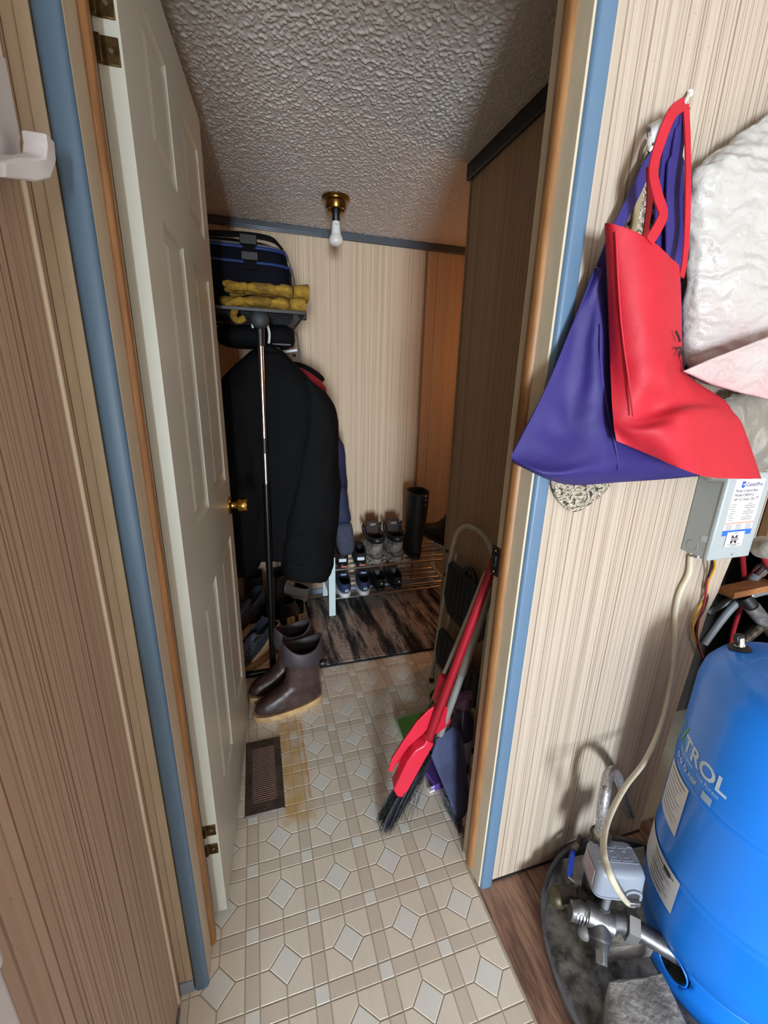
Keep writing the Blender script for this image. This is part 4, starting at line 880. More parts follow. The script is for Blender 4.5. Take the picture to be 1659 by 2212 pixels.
bk2 = dict(sole=RUBK, sole_h=0.028, mat=mat('charcoal_boot_leather', (34, 34, 37), 0.7, var=0.3), lining=DARKL, disp=0.01, dscale=0.05, upper=[(0.025, 0, 1, 1), (0.06, -0.01, 0.98, 0.98), (0.09, 0.0, 0.85, 0.92), (0.12, 0.0, 0.62, 0.9), (0.17, -0.01, 0.55, 0.95), (0.22, -0.02, 0.54, 1.0)])
shoe('winter_boot', 'charcoal winter boot at the back of the shoe jumble, left', (-0.06, 2.50, 0.002), 262, 0.27, 0.056, bk2, 'charcoal winter boots', cat='boot')
shoe('winter_boot', 'charcoal winter boot at the back of the shoe jumble, right', (0.10, 2.49, 0.002), 250, 0.27, 0.056, bk2, 'charcoal winter boots', cat='boot')

# ================================================================== STEP LADDER, BROOMS
CRMT = mat('cream_enamel_tube', (186, 180, 160), 0.4, var=0.12, vscale=20)
ld = thing('step_ladder', 'folded cream step ladder with black treads leaning on the partition', 'step ladder', (0.745, 1.34, 0.0))
MB().tube(smoothpath([(0.722, 1.515, 0.012), (0.735, 1.500, 0.30), (0.750, 1.482, 0.60), (0.760, 1.462, 0.745), (0.7645, 1.425, 0.795), (0.767, 1.36, 0.822), (0.767, 1.26, 0.822), (0.7645, 1.195, 0.795), (0.760, 1.158, 0.745), (0.750, 1.140, 0.60), (0.735, 1.122, 0.30), (0.722, 1.107, 0.012)], 5), 0.0095, 12).build('front_frame', CRMT, ld)
MB().tube(smoothpath([(0.772, 1.50, 0.012), (0.772, 1.472, 0.60), (0.772, 1.465, 0.66)], 5), 0.0085, 12).build('rear_leg', CRMT, ld)
MB().tube(smoothpath([(0.772, 1.122, 0.012), (0.772, 1.150, 0.60), (0.772, 1.157, 0.66)], 5), 0.0085, 12).build('rear_leg', CRMT, ld)
for x, y in ((0.722, 1.515), (0.722, 1.107), (0.772, 1.50), (0.772, 1.122)): MB().lathe([(0.0115, 0.0015), (0.012, 0.02), (0.010, 0.024)], (x, y, 0), (0, 0, 1), 12).build('rubber_foot', RUBK, ld)
TREAD = mat('black_ribbed_tread', (26, 27, 29), 0.7, col2=(40, 41, 43), vscale=60)
def tread(y0, y1, z0, z1, x0, x1, ch):
    """folded tread: plate standing in the frame, corners cut at the bottom"""
    def P_(y, z_): t = (z_ - z0) / (z1 - z0); return Vector((x0 + (x1 - x0) * t, y, z_))
    poly = [P_(y0 + ch, z0), P_(y1 - ch, z0), P_(y1, z0 + ch * 1.3), P_(y1 - 0.004, z1 - 0.02), P_(y1 - 0.02, z1), P_(y0 + 0.02, z1), P_(y0 + 0.004, z1 - 0.02), P_(y0, z0 + ch * 1.3)]
    o_ = MB().prism(poly, (0.016, 0, 0)).build('tread', TREAD, ld, bevel=0.004)
    rb = MB()
    for k in range(7):
        y = y0 + ch + (y1 - y0 - 2 * ch) * (k + 0.5) / 7; rb.box((P_(y, (z0 + z1) / 2) + Vector((-0.001, 0, 0))), (0.003, 0.008, (z1 - z0) * 0.8), ((1, 0, -(x1 - x0) / (z1 - z0)), (0, 1, 0), ((x1 - x0) / (z1 - z0), 0, 1)))
    rb.build('grip_ribs', TREAD, o_); return o_
tread(1.140, 1.478, 0.415, 0.640, 0.728, 0.742, 0.05)
tread(1.130, 1.492, 0.150, 0.315, 0.715, 0.727, 0.03)
MB().tube(smoothpath([(0.745, 1.340, 0.635), (0.748, 1.330, 0.665), (0.750, 1.295, 0.672), (0.750, 1.270, 0.655), (0.747, 1.262, 0.630)], 5), 0.011, 10).build('carry_handle', BLACKP, ld)
MB().tube([(0.728, 1.508, 0.17), (0.724, 1.112, 0.17)], 0.006, 10).build('cross_bar', CRMT, ld)
for zz in (0.56, 0.67): MB().lathe([(0.006, 0), (0.006, 0.012)], (0.742, 1.49, zz), (0, 1, 0), 10).build('pivot_bolt', RUBK, ld)

# ---- red broom with clip on dustpan
REDP = mat('red_plastic', (206, 36, 60), 0.38, var=0.08, vscale=12)
REDT = mat('red_handle_tube', (150, 22, 36), 0.34, var=0.06)
BRIS = mat('dark_bristle', (30, 32, 38), 0.7, col2=(48, 52, 60), vscale=80)
br_ = thing('broom', 'red broom with dark bristles leaning against the right door jamb', 'broom', (0.42, 0.93, 0.0))
h0, h1 = Vector((0.4308, 0.9250, 0.2646)), Vector((0.5568, 0.8550, 0.9075))
MB().tube([h0, h0 + (h1 - h0) * 0.5, h1 + (h1 - h0) * 0.06], [0.0135, 0.0125, 0.0120], 16).build('handle', REDT, br_)
head = [(0.4521, 0.9000, 0.3141), (0.4415, 0.9000, 0.2926), (0.3765, 0.9050, 0.1443), (0.3623, 0.9050, 0.1266), (0.3440, 0.9050, 0.1364), (0.3311, 0.9050, 0.1664), (0.3691, 0.9000, 0.2712), (0.3921, 0.9000, 0.3063), (0.4179, 0.9000, 0.3165), (0.4271, 0.9000, 0.3346)]
MB().prism(head, (0.006, 0.038, 0.006)).build('broom_head', REDP, br_, bevel=0.004)
MB().tube([(0.4138, 0.9180, 0.2499), (0.4366, 0.9200, 0.3124)], [0.016, 0.0165], 16).build('handle_socket', REDP, br_)
bb_ = MB(); random.seed(3)
top_a, top_b = Vector((0.3435, 0.9250, 0.1239)), Vector((0.4541, 0.9250, 0.2581))
tip_a, tip_b = Vector((0.2890, 0.9228, 0.0030)), Vector((0.3585, 0.9155, 0.0030))
for k in range(430):
    t = random.random(); s_ = random.random()
    a = top_a.lerp(top_b, t) + Vector((0, (s_ - 0.5) * 0.036, 0)); 
    e_ = tip_a.lerp(tip_b, min(1, t * 0.8 + random.uniform(-0.08, 0.25))) + Vector((0, (s_ - 0.5) * 0.06, random.uniform(0, 0.012)))
    ln = 1.0 if t < 0.45 else max(0.32, 1.0 - (t - 0.45) * 1.25) ; ln *= random.uniform(0.92, 1.0)
    e_ = a.lerp(e_, ln); mid = a.lerp(e_, 0.55) + Vector((random.uniform(-.004, .006), random.uniform(-.004, .004), 0))
    d_ = 0.0011
    bb_.tube([a, mid, e_], [d_, d_, d_ * 0.5], 3)
for k in range(26):
    a = top_a.lerp(top_b, random.uniform(0.2, 1.0)); e_ = tip_b + Vector((random.uniform(-0.01, 0.075), random.uniform(-0.03, 0.05), random.uniform(0.0, 0.05)))
    bb_.tube([a, a.lerp(e_, 0.6) + Vector((0.01, 0, -0.005)), e_], [0.0006, 0.0006, 0.0003], 3)
o = bb_.build('bristles', BRIS, br_); o['kind'] = 'stuff'
dp = thing('dustpan', 'red dustpan clipped onto the red broom handle', 'dustpan', (0.42, 0.90, 0.2))
# long scoop seen edge on: lip low at left, clip high on the handle
A = [(0.3195, 0.9290, 0.2154), (0.3297, 0.9290, 0.2624), (0.3646, 0.9270, 0.3247), (0.4015, 0.9240, 0.3862), (0.4353, 0.9220, 0.4218), (0.4585, 0.9200, 0.4364), (0.4652, 0.9190, 0.4621), (0.4848, 0.9160, 0.5170), (0.5077, 0.9160, 0.5074), (0.4958, 0.9190, 0.4486), (0.4761, 0.9200, 0.3970), (0.4578, 0.9220, 0.3708), (0.4263, 0.9240, 0.3373), (0.3849, 0.9270, 0.2983), (0.3534, 0.9290, 0.2556), (0.3343, 0.9290, 0.2127)]
MB().prism(A, (0.003, 0.010, 0.0)).build('scoop_side', REDP, dp, bevel=0.002)
Bq = [(0.4848, 0.9490, 0.3690), (0.4741, 0.9490, 0.3453), (0.4558, 0.9490, 0.2931), (0.4902, 0.9590, 0.2871), (0.5187, 0.9640, 0.2987), (0.5366, 0.9640, 0.3161), (0.5290, 0.9640, 0.3716), (0.5099, 0.9590, 0.3857)]
MB().prism(Bq, (0.004, 0.012, 0.0)).build('scoop_back', REDP, dp, bevel=0.002)
pan_rows = [[(0.3327, 0.9340, 0.2204), (0.3780, 0.9690, 0.2064), (0.4163, 0.9940, 0.1807)], [(0.3860, 0.9320, 0.3140), (0.4303, 0.9640, 0.2743), (0.4733, 0.9890, 0.2496)], [(0.4398, 0.9270, 0.3808), (0.4743, 0.9490, 0.3417), (0.5138, 0.9690, 0.3080)]]
MB().loft(pan_rows, False, False, False).build('scoop_floor', REDP, dp, solid=0.003)
Cq = [(0.4763, 0.9090, 0.5289), (0.4641, 0.9110, 0.4690), (0.4582, 0.9120, 0.4334), (0.4798, 0.9120, 0.4201), (0.4910, 0.9110, 0.4630), (0.5008, 0.9090, 0.5143)]
MB().prism(Cq, (0.0, 0.040, 0.0)).build('handle_clip', REDP, dp, bevel=0.004)

# ---- mop with green flat pad
mp_ = thing('flat_mop', 'green flat mop with thin cream pole lying on the vinyl behind the broom', 'mop', (0.5453, 1.2750, 0.0000))
MB().tube([(0.6424, 1.3420, 0.0350), (0.6038, 1.0600, 0.5820), (0.5854, 0.9300, 0.8443)], 0.0075, 12).build('pole', CRMT, mp_)
GRN = mat('translucent_green_plastic', (64, 132, 52), 0.25, var=0.2, vscale=14, spec=0.6)
pd = [(0.4738, 1.3308, 0.0015), (0.5846, 1.3408, 0.0015), (0.6295, 1.2812, 0.0015), (0.4699, 1.2128, 0.0015)]
MB().prism([(0.4783, 1.3322, 0.0015), (0.6434, 1.3497, 0.0015), (0.6514, 1.2599, 0.0015), (0.4692, 1.2107, 0.0015)], (0, 0, 0.018)).build('pad_frame', mat('pale_green_rim', (176, 198, 160), 0.35), mp_, bevel=0.003)
MB().prism([(0.4827, 1.3107, 0.0200), (0.6229, 1.3232, 0.0200), (0.6307, 1.2532, 0.0200), (0.4761, 1.2107, 0.0200)], (0, 0, 0.004)).build('pad_top', GRN, mp_, bevel=0.002)
MB().tube([(0.6145, 1.2985, 0.0250), (0.6348, 1.3332, 0.0300)], [0.014, 0.010], 12).build('pole_joint', GRN, mp_)
MB().prism([(0.6496, 1.3734, 0.0600), (0.6766, 1.3959, 0.0600), (0.6625, 1.3482, 0.0300), (0.6428, 1.3422, 0.0300)], (0.008, 0.008, 0)).build('pole_clip', GRN, mp_, bevel=0.002)
# ---- grey pole broom with slate angled head
gb = thing('angle_broom', 'grey poled angle broom with slate blue head behind the red broom', 'broom', (0.54, 0.98, 0.0))
MB().tube([(0.5071, 0.9850, 0.2295), (0.5517, 0.9500, 0.5065)], 0.0115, 14).build('pole', mat('grey_tube', (150, 148, 144), 0.35, 0.3, var=0.1), gb)
MB().tube([(0.5517, 0.9500, 0.5065), (0.5775, 0.8850, 0.8333)], 0.0135, 14).build('pole_sleeve', mat('warm_grey_tube', (126, 120, 112), 0.4, 0.2, var=0.1), gb)
SLATE = mat('slate_blue_plastic', (74, 82, 112), 0.45, col2=(58, 62, 88), vscale=10)
hd = [(0.4732, 0.9650, 0.1947), (0.4924, 0.9700, 0.2538), (0.5274, 0.9720, 0.2743), (0.5631, 0.9700, 0.2464), (0.5768, 0.9620, 0.1762), (0.5796, 0.9120, 0.0502), (0.5667, 0.8800, -0.0060), (0.5380, 0.8820, 0.0137), (0.5097, 0.9180, 0.0935)]
MB().prism(hd, (0.030, 0.020, 0.0)).build('broom_head', SLATE, gb, bevel=0.005)
bb_ = MB()
ta, tb_ = Vector((0.5127, 0.9300, 0.0824)), Vector((0.5719, 0.8920, -0.0152)); ea, eb = Vector((0.5262, 0.9323, 0.0030)), Vector((0.5333, 0.8315, 0.0030))
for k in range(240):
    t = random.random(); a = ta.lerp(tb_, t) + Vector((random.uniform(-.01, .015), random.uniform(-.01, .012), 0)); e_ = ea.lerp(eb, min(1, t + random.uniform(-.1, .1))) + Vector((random.uniform(-.008, .012), random.uniform(-.012, .015), random.uniform(0, .01)))
    bb_.tube([a, a.lerp(e_, .5) + Vector((random.uniform(-.003, .003), 0, 0)), e_], [0.0009, 0.0009, 0.0005], 3)
o = bb_.build('bristles', mat('grey_tipped_bristle', (110, 112, 120), 0.7, col2=(36, 38, 44), vscale=40), gb); o['kind'] = 'stuff'
# ---- purple carton and spray bottles in the corner
pb = thing('purple_carton', 'small purple and white carton on the vinyl beside the broom bristles', 'box', (0.53, 1.06, 0.0015))
MB().box((0.527, 1.07, 0.016), (0.050, 0.15, 0.028), ((0.98, 0.16, 0), (-0.16, 0.98, 0), (0, 0, 1))).build('carton', mat('purple_card', (84, 56, 140), 0.5), pb, bevel=0.001)
MB().box((0.5155, 1.001, 0.006), (0.044, 0.015, 0.009), ((0.98, 0.16, 0), (-0.16, 0.98, 0), (0, 0, 1))).build('white_base', PAPER, pb)
MB().box((0.508, 0.9955, 0.020), (0.016, 0.003, 0.010), ((0.98, 0.16, 0), (-0.16, 0.98, 0), (0, 0, 1))).build('lilac_patch', mat('lilac_print', (172, 150, 214), 0.5), pb)
def bottle(label, at, m, capm, hgt, r, lab=None, trig=False):
    b_ = thing('spray_bottle', label, 'bottle', at)
    MB().lathe([(r * 0.92, 0), (r, 0.004), (r, hgt * 0.55), (r * 0.92, hgt * 0.66), (r * 0.5, hgt * 0.76), (r * 0.38, hgt * 0.80), (r * 0.38, hgt * 0.84)], at, (0, 0, 1), 24).build('bottle', m, b_)
    MB().lathe([(r * 0.46, hgt * 0.80), (r * 0.46, hgt * 0.90), (r * 0.36, hgt * 0.93)], at, (0, 0, 1), 18).build('cap', capm, b_)
    if trig:
        x, y, z_ = at; MB().box((x - 0.012, y - 0.004, z_ + hgt * 0.95), (0.075, 0.022, 0.026)).build('trigger_head', capm, b_, bevel=0.005)
        MB().tube(smoothpath([(x - 0.035, y - 0.004, z_ + hgt * 0.93), (x - 0.040, y - 0.004, z_ + hgt * 0.84), (x - 0.030, y - 0.004, z_ + hgt * 0.76)], 4), 0.005, 8).build('trigger', capm, b_)
    if lab:
        n = 14; rr_ = r * 1.012
        V_ = [[(at[0] + rr_ * math.cos(a), at[1] + rr_ * math.sin(a), at[2] + hgt * z_) for a in [math.radians(165 + 150 * k / n) for k in range(n + 1)]] for z_ in (0.16, 0.46)]
        MB().loft(V_, False, False, False).build('label', lab, b_)
bottle('dark purple spray bottle with pale label behind the jamb', (0.632, 1.055, 0.0015), mat('plum_plastic', (54, 44, 78), 0.3), mat('mauve_cap', (110, 82, 112), 0.4), 0.34, 0.042, mat('pale_lilac_label', (176, 178, 200), 0.6), True)
bottle('grey blue bottle behind the slate broom head', (0.585, 1.155, 0.0015), mat('slate_bottle', (64, 66, 88), 0.35), BLACKP, 0.26, 0.038)

# ================================================================== UTILITY CORNER
# ---- drain pan
PANM = mat('black_pan_plastic', (104, 107, 110), 0.42, col2=(66, 68, 71), vscale=9)
DUSTM = mat('dusty_pan_floor', (168, 167, 162), 0.95, col2=(80, 79, 77), vscale=24, bump=0.5, bscale=60)
pcx, pcy, pr_ = 0.856, 0.408, 0.279
pn = thing('drain_pan', 'round black drain pan full of grey dust under the blue tank', 'drain pan', (pcx, pcy, 0.006))
MB().lathe([(0.25, 0.007), (pr_ - 0.012, 0.009), (pr_ - 0.003, 0.058), (pr_ + 0.006, 0.060), (pr_ + 0.006, 0.056), (pr_, 0.054), (pr_ - 0.009, 0.007)], (pcx, pcy, 0), (0, 0, 1), 72, False).build('rim', PANM, pn, ang=50)
MB().lathe([(pr_ - 0.011, 0.0075), (pr_ - 0.012, 0.0105), (0.12, 0.0110), (0.0005, 0.0110)], (pcx, pcy, 0), (0, 0, 1), 72).build('dusty_floor', DUSTM, pn)
CONC = mat('rough_concrete', (178, 176, 170), 0.95, col2=(122, 119, 114), vscale=16, bump=0.9, bscale=90)
def block(label, corners, z0, z1, grp=None):
    m = MB(); a = [Vector((x, y, z0)) for x, y in corners]
    n = 5; rings = []
    def ringz(z_, ins):
        c = sum((Vector(q) for q in a), Vector()) / 4; r = []
        for i in range(4):
            for k in range(n):
                p = a[i].lerp(a[(i + 1) % 4], k / n); p = p + (c - p).normalized() * (ins + random.uniform(-0.0025, 0.0025)); r.append(Vector((p.x, p.y, z_ + random.uniform(-0.001, 0.001))))
        return r
    m.loft([ringz(z0, 0.001), ringz(z0 + (z1 - z0) * 0.5, 0.0), ringz(z1 - 0.004, 0.001), ringz(z1, 0.006)])
    return tag(m.build('concrete_block', CONC, None, ang=30), label, 'concrete block', grp)
random.seed(5)
def flat(pts): return [(p[0], p[1]) for p in pts]
block('concrete block at the front of the drain pan, edge towards the camera', flat([(0.6829, 0.4146, 0.0700), (0.5553, 0.3070, 0.0700), (0.7745, 0.2438, 0.0700), (0.8130, 0.3920, 0.0700)]), 0.0125, 0.070)
block('flat concrete slab at the back of the pan under the pressure switch', flat([(0.7634, 0.6658, 0.0580), (0.7125, 0.4623, 0.0580), (0.8507, 0.4392, 0.0580), (1.0220, 0.6275, 0.0580)]), 0.0125, 0.058)
# ---- blue pressure tank
TCX, TCY = 1.02, 0.39
BLUT = mat('blue_tank_enamel', (22, 126, 232), 0.34, var=0.07, vscale=3, coat=0.25)
tk = thing('pressure_tank', 'tall blue well pressure tank with white lettering standing in the drain pan', 'water tank', (TCX, TCY, 0.0112))
RT = 0.195
prof = [(0.150, 0.094), (0.167, 0.100), (0.182, 0.116), (0.191, 0.145), (RT, 0.19), (RT, 0.300), (RT + 0.0015, 0.306), (RT - 0.002, 0.313), (RT + 0.0015, 0.320), (RT, 0.326), (RT, 0.525), (RT + 0.0015, 0.531), (RT - 0.002, 0.537), (RT + 0.0015, 0.543), (RT, 0.549), (RT, 0.735), (0.190, 0.766), (0.177, 0.787), (0.150, 0.802), (0.10, 0.812), (0.05, 0.8155), (0.0005, 0.816)]
shell = MB().lathe(prof, (TCX, TCY, 0), (0, 0, 1), 96).build('shell', BLUT, tk, ang=60)
# skirt with a pipe hole: ring of quads around the opening
sk_ = MB(); ns2 = 96; hc = math.radians(178); hw_ = 0.21
sz0, sz1 = 0.0130, 0.105
rows = 9; grid = []
for j in range(rows + 1):
    z_ = sz0 + (sz1 - sz0) * j / rows; r_ = 0.180 - 0.010 * (z_ - sz0) / (sz1 - sz0)
    grid.append([(TCX + r_ * math.cos(2 * PI * k / ns2), TCY + r_ * math.sin(2 * PI * k / ns2), z_) for k in range(ns2)])
V = [p for r in grid for p in r]; F = []
for j in range(rows):
    for k in range(ns2):
        a = 2 * PI * (k + 0.5) / ns2; zc = sz0 + (sz1 - sz0) * (j + 0.5) / rows
        if ((a - hc) / hw_) ** 2 + ((zc - 0.074) / 0.033) ** 2 < 1: continue
        F.append((j * ns2 + k, j * ns2 + (k + 1) % ns2, (j + 1) * ns2 + (k + 1) % ns2, (j + 1) * ns2 + k))
sk_.add(V, F); sk_.build('skirt', BLUT, tk, solid=0.0025)
ih = [(0.176 * 1.0, a_, z_) for a_, z_ in [(hc + hw_ * math.cos(t), 0.074 + 0.033 * math.sin(t)) for t in [2 * PI * k / 28 for k in range(29)]]]
MB().tube([(TCX + (r_ + 0.001) * math.cos(a_), TCY + (r_ + 0.001) * math.sin(a_), z_) for r_, a_, z_ in ih], 0.0022, 8, False).build('hole_edge', BLUT, tk)
vx, vy, vz = 0.985, 0.530, 0.8035
nv = Vector((-0.06, 0.20, 1)).normalized()
MB().lathe([(0.021, -0.002), (0.0215, 0.002), (0.017, 0.006), (0.012, 0.007)], (vx, vy, vz), nv, 28).build('valve_gasket', RUBK, tk)
MB().lathe([(0.0105, 0.005), (0.0105, 0.010), (0.0085, 0.013), (0.0085, 0.024), (0.007, 0.026)], (vx, vy, vz), nv, 20).build('valve_stem', CHROME, tk)
MB().box(Vector((vx - 0.003, vy, vz)) + nv * 0.021, (0.018, 0.012, 0.024), (Vector((0.95, -0.3, 0.15)), Vector((0.3, 0.95, 0)), nv)).build('valve_cap', BLACKP, tk, bevel=0.003)
# print on the tank, wrapped round the shell
def wrap_text(s, ang0, z0, size, m, name, par, bold=0.0, zs=1.0, R_=RT + 0.0006, slant=0.0):
    v, f = text_verts(s, size, bold); mb = MB(); pts = []
    for x, y, _ in v:
        a = math.radians(ang0) + (x + slant * y) / RT; pts.append((TCX + R_ * math.cos(a), TCY + R_ * math.sin(a), z0 + y * zs))
    mb.add(pts, f); return mb.build(name, m, par, smooth=False)
def wrap_patch(a0, a1, z0, z1, m, name, par, R_=RT + 0.0005, n=16):
    mb = MB(); rows = []
    for z_ in (z0, z1): rows.append([(TCX + R_ * math.cos(math.radians(a0 + (a1 - a0) * k / n)), TCY + R_ * math.sin(math.radians(a0 + (a1 - a0) * k / n)), z_) for k in range(n + 1)])
    return mb.loft(rows, False, False, False).build(name, m, par)
TINK = mat('pale_tank_print', (196, 214, 228), 0.5)
wrap_text('TROL', 142.5, 0.588, 0.050, TINK, 'lettering', shell, 0.0012)
gx = MB()
for s_ in (1, -1):
    rows = []
    for t in range(9):
        u = -1 + 2 * t / 8; a = math.radians(138.5) + s_ * u * 0.013 / RT; rows.append([(TCX + (RT + .0007) * math.cos(a + d), TCY + (RT + .0007) * math.sin(a + d), 0.609 + u * 0.026) for d in (-0.014, 0.014)])
    gx.loft(rows, False, False, False)
gx.build('green_x_mark', mat('leaf_green_print', (110, 176, 76), 0.5), shell)
wrap_text('WELL', 100.0, 0.590, 0.044, TINK, 'lettering', shell, 0.0008)
wrap_text('The Purest', 160.0, 0.572, 0.0125, TINK, 'small_lettering', shell)
for k, (a0, a1) in enumerate(((139, 143.5), (144.5, 148), (149, 156))): wrap_patch(a0, a1, 0.5755, 0.5785, TINK, 'small_print', shell)
wrap_text('NSF', 154.5, 0.549, 0.015, TINK, 'small_lettering', shell, 0.0005)
for a0 in (139.5, 145.0, 151.0):
    rr_ = MB(); 
    rr_.loft([[(TCX + (RT + .0016) * math.cos(math.radians(a0) + q * math.cos(t) / RT), TCY + (RT + .0016) * math.sin(math.radians(a0) + q * math.cos(t) / RT), 0.556 + q * math.sin(t)) for t in [2 * PI * k / 20 for k in range(20)]] for q in (0.0035, 0.0065)], False, False).build('round_mark', TINK, shell)
wrap_patch(167.5, 174, 0.543, 0.562, mat('pale_blue_plate', (150, 178, 206), 0.5), 'print_plate', shell, RT + 0.0018)
la = wrap_patch(133.0, 159.5, 0.392, 0.526, PAPER, 'upper_label', tk, RT + 0.0022)
lb = wrap_patch(118.0, 172.0, 0.216, 0.312, PAPER, 'lower_label', tk, RT + 0.0020)
for k in range(9): wrap_patch(137, 157 - (k * 37 % 7), 0.513 - k * 0.0125, 0.5150 - k * 0.0125, DARKINK if k == 0 else mat('grey_fine_print', (150, 150, 152), 0.6), 'print_line', la, RT + 0.0028, 8)
for k in range(7): wrap_patch(146, 168 - (k * 29 % 8), 0.296 - k * 0.0115, 0.2985 - k * 0.0115, MATS['grey_fine_print'] if k % 3 else DARKINK, 'print_line', lb, RT + 0.0028, 8)
wrap_patch(158.5, 165, 0.290, 0.302, DARKINK, 'print_block', lb, RT + 0.0029, 6)
# ---- pipework
GALV = mat('dull_galvanised_pipe', (150, 150, 152), 0.38, 0.75, col2=(104, 104, 106), vscale=22)
GALV2 = mat('dirty_pipe_fitting', (92, 88, 84), 0.5, 0.55, col2=(58, 54, 52), vscale=26)
pw_ = thing('tank_pipework', 'grey metal tank pipework with tee, nut and plug running into the tank skirt', 'pipework', (0.72, 0.45, 0.0402))
zP = 0.105
a_, b_, c_, d_ = Vector((0.8643, 0.4010, 0.0830)), Vector((0.7962, 0.4697, 0.0980)), Vector((0.7306, 0.4986, 0.1050)), Vector((0.6730, 0.5334, 0.1050))
ax_ = (a_ - c_).normalized()
MB().tube([a_ + ax_ * 0.04, b_ + ax_ * 0.005], 0.0205, 20).build('pipe', GALV, pw_)
MB().tube([b_ - ax_ * 0.012, b_ + ax_ * 0.012], 0.034, 6).build('hex_nut', mat('bright_nut', (176, 176, 174), 0.35, 0.7, var=0.15), pw_, smooth=False)
MB().tube([b_ - ax_ * 0.012, c_], [0.0225, 0.0225], 20).build('pipe', GALV, pw_)
MB().tube([c_ + ax_ * 0.028, c_ - ax_ * 0.030], 0.0265, 20).build('tee', GALV, pw_)
MB().tube([c_ - ax_ * 0.030, c_ - ax_ * 0.036, c_ - ax_ * 0.042, d_ + ax_ * 0.004, d_], [0.0205, 0.018, 0.0205, 0.0205, 0.023], 20).build('nipple', GALV, pw_)
for k in range(6):
    t = 0.25 + 0.11 * k; p = c_.lerp(d_, t); MB().tube([p - ax_ * 0.002, p + ax_ * 0.002], 0.0217, 18).build('thread_ring', GALV, pw_)
MB().sphere(d_.lerp(c_, 0.35) + Vector((0.0, -0.02, -0.03)), 0.019, 14).build('drain_valve', mat('dusty_valve_body', (120, 118, 116), 0.6, 0.3), pw_)
pv = Vector((0.6856, 0.4365, 0.0700)); pdv = (pv - c_).normalized()
MB().tube([c_ + pdv * 0.008, c_ + pdv * 0.040, c_ + pdv * 0.044], [0.0235, 0.0245, 0.020], 18).build('branch', GALV, pw_)
MB().tube([c_ + pdv * 0.044, c_ + pdv * 0.058], 0.0185, 18).build('plug', GALV, pw_)
MB().box(c_ + pdv * 0.068, (0.019, 0.019, 0.024), (pdv.orthogonal(), pdv.cross(pdv.orthogonal()), pdv)).build('square_head', MATS['bright_nut'], pw_, bevel=0.0015)
MB().tube([c_ + Vector((0.012, 0.004, 0.020)), c_ + Vector((0.012, 0.004, 0.105))], 0.0085, 14).build('riser', mat('grey_riser', (150, 154, 160), 0.4, 0.5, var=0.1), pw_)
MB().tube([c_ + Vector((0.012, 0.004, 0.018)), c_ + Vector((0.012, 0.004, 0.032))], 0.0125, 6).build('riser_nut', GALV, pw_, smooth=False)
# rear valve run
e0, e1, e2 = Vector((0.6751, 0.5795, 0.0750)), Vector((0.7091, 0.5723, 0.0850)), Vector((0.7573, 0.5397, 0.0850))
MB().sphere(e0, 0.024, 16).build('elbow', mat('olive_brass_elbow', (96, 90, 66), 0.5, 0.5, col2=(66, 60, 44), vscale=20), pw_)
MB().tube([e0, e1, e2], [0.021, 0.0195, 0.0195], 18).build('valve_body', GALV2, pw_)
for t in (0.1, 0.32, 0.8): 
    p = e1.lerp(e2, t); q = (e2 - e1).normalized(); MB().tube([p - q * 0.004, p + q * 0.004], 0.0235, 18).build('collar_ring', GALV2, pw_)
MB().tube([e2, c_.lerp(e2, 0.4), c_ + Vector((0, 0.01, 0))], [0.0195, 0.020, 0.022], 16).build('link_pipe', GALV2, pw_)
hv0 = e1 + Vector((0.012, 0.0, 0.020))
MB().tube([e1 + Vector((0.012, 0, 0.014)), hv0 + Vector((0, 0, 0.018))], 0.007, 12).build('valve_stem', GALV, pw_)
hl = [hv0 + Vector((0, 0, 0.016)), Vector((0.7139, 0.5906, 0.1180)), Vector((0.7475, 0.6231, 0.1300)), Vector((0.7623, 0.6321, 0.1320))]
MB().ribbon(hl[:2], 0.010, (0.5, -0.4, 1), 0.0015).build('lever', CHROME, pw_)
MB().ribbon(hl[1:], 0.012, (0.5, -0.4, 1), 0.004).build('blue_lever_grip', mat('blue_grip', (32, 62, 170), 0.45), pw_, bevel=0.0015)
MB().box(Vector((0.7741, 0.6402, 0.1300)), (0.020, 0.012, 0.014), ((1, 0.4, 0), (-0.4, 1, 0), (0, 0, 1))).build('handle_tab', mat('tan_metal_tab', (150, 140, 124), 0.5, 0.4), pw_, bevel=0.001)
MB().tube([Vector((0.7922, 0.6476, 0.1250)), Vector((0.8017, 0.6523, 0.1450))], 0.008, 12).build('bolt', GALV2, pw_)
hb0 = Vector((0.7623, 0.5600, 0.2234)); hb1 = Vector((0.7486, 0.5600, 0.2998)); 
MB().tube([hb0 + Vector((0, 0, -0.15)), hb0, hb1 + Vector((0, 0, -0.004))], [0.024, 0.026, 0.024], 18).build('union_body', GALV2, pw_)
for t in (0.15, 0.55): 
    p = hb0.lerp(hb1, t); MB().tube([p + Vector((0, 0, -.005)), p + Vector((0, 0, .005))], 0.0285, 8).build('union_nut', GALV2, pw_, smooth=False)
MB().tube([e2 + Vector((0.0, 0.0, 0)), Vector((hb0.x, hb0.y, 0.09))], 0.018, 14).build('link_pipe', GALV2, pw_)
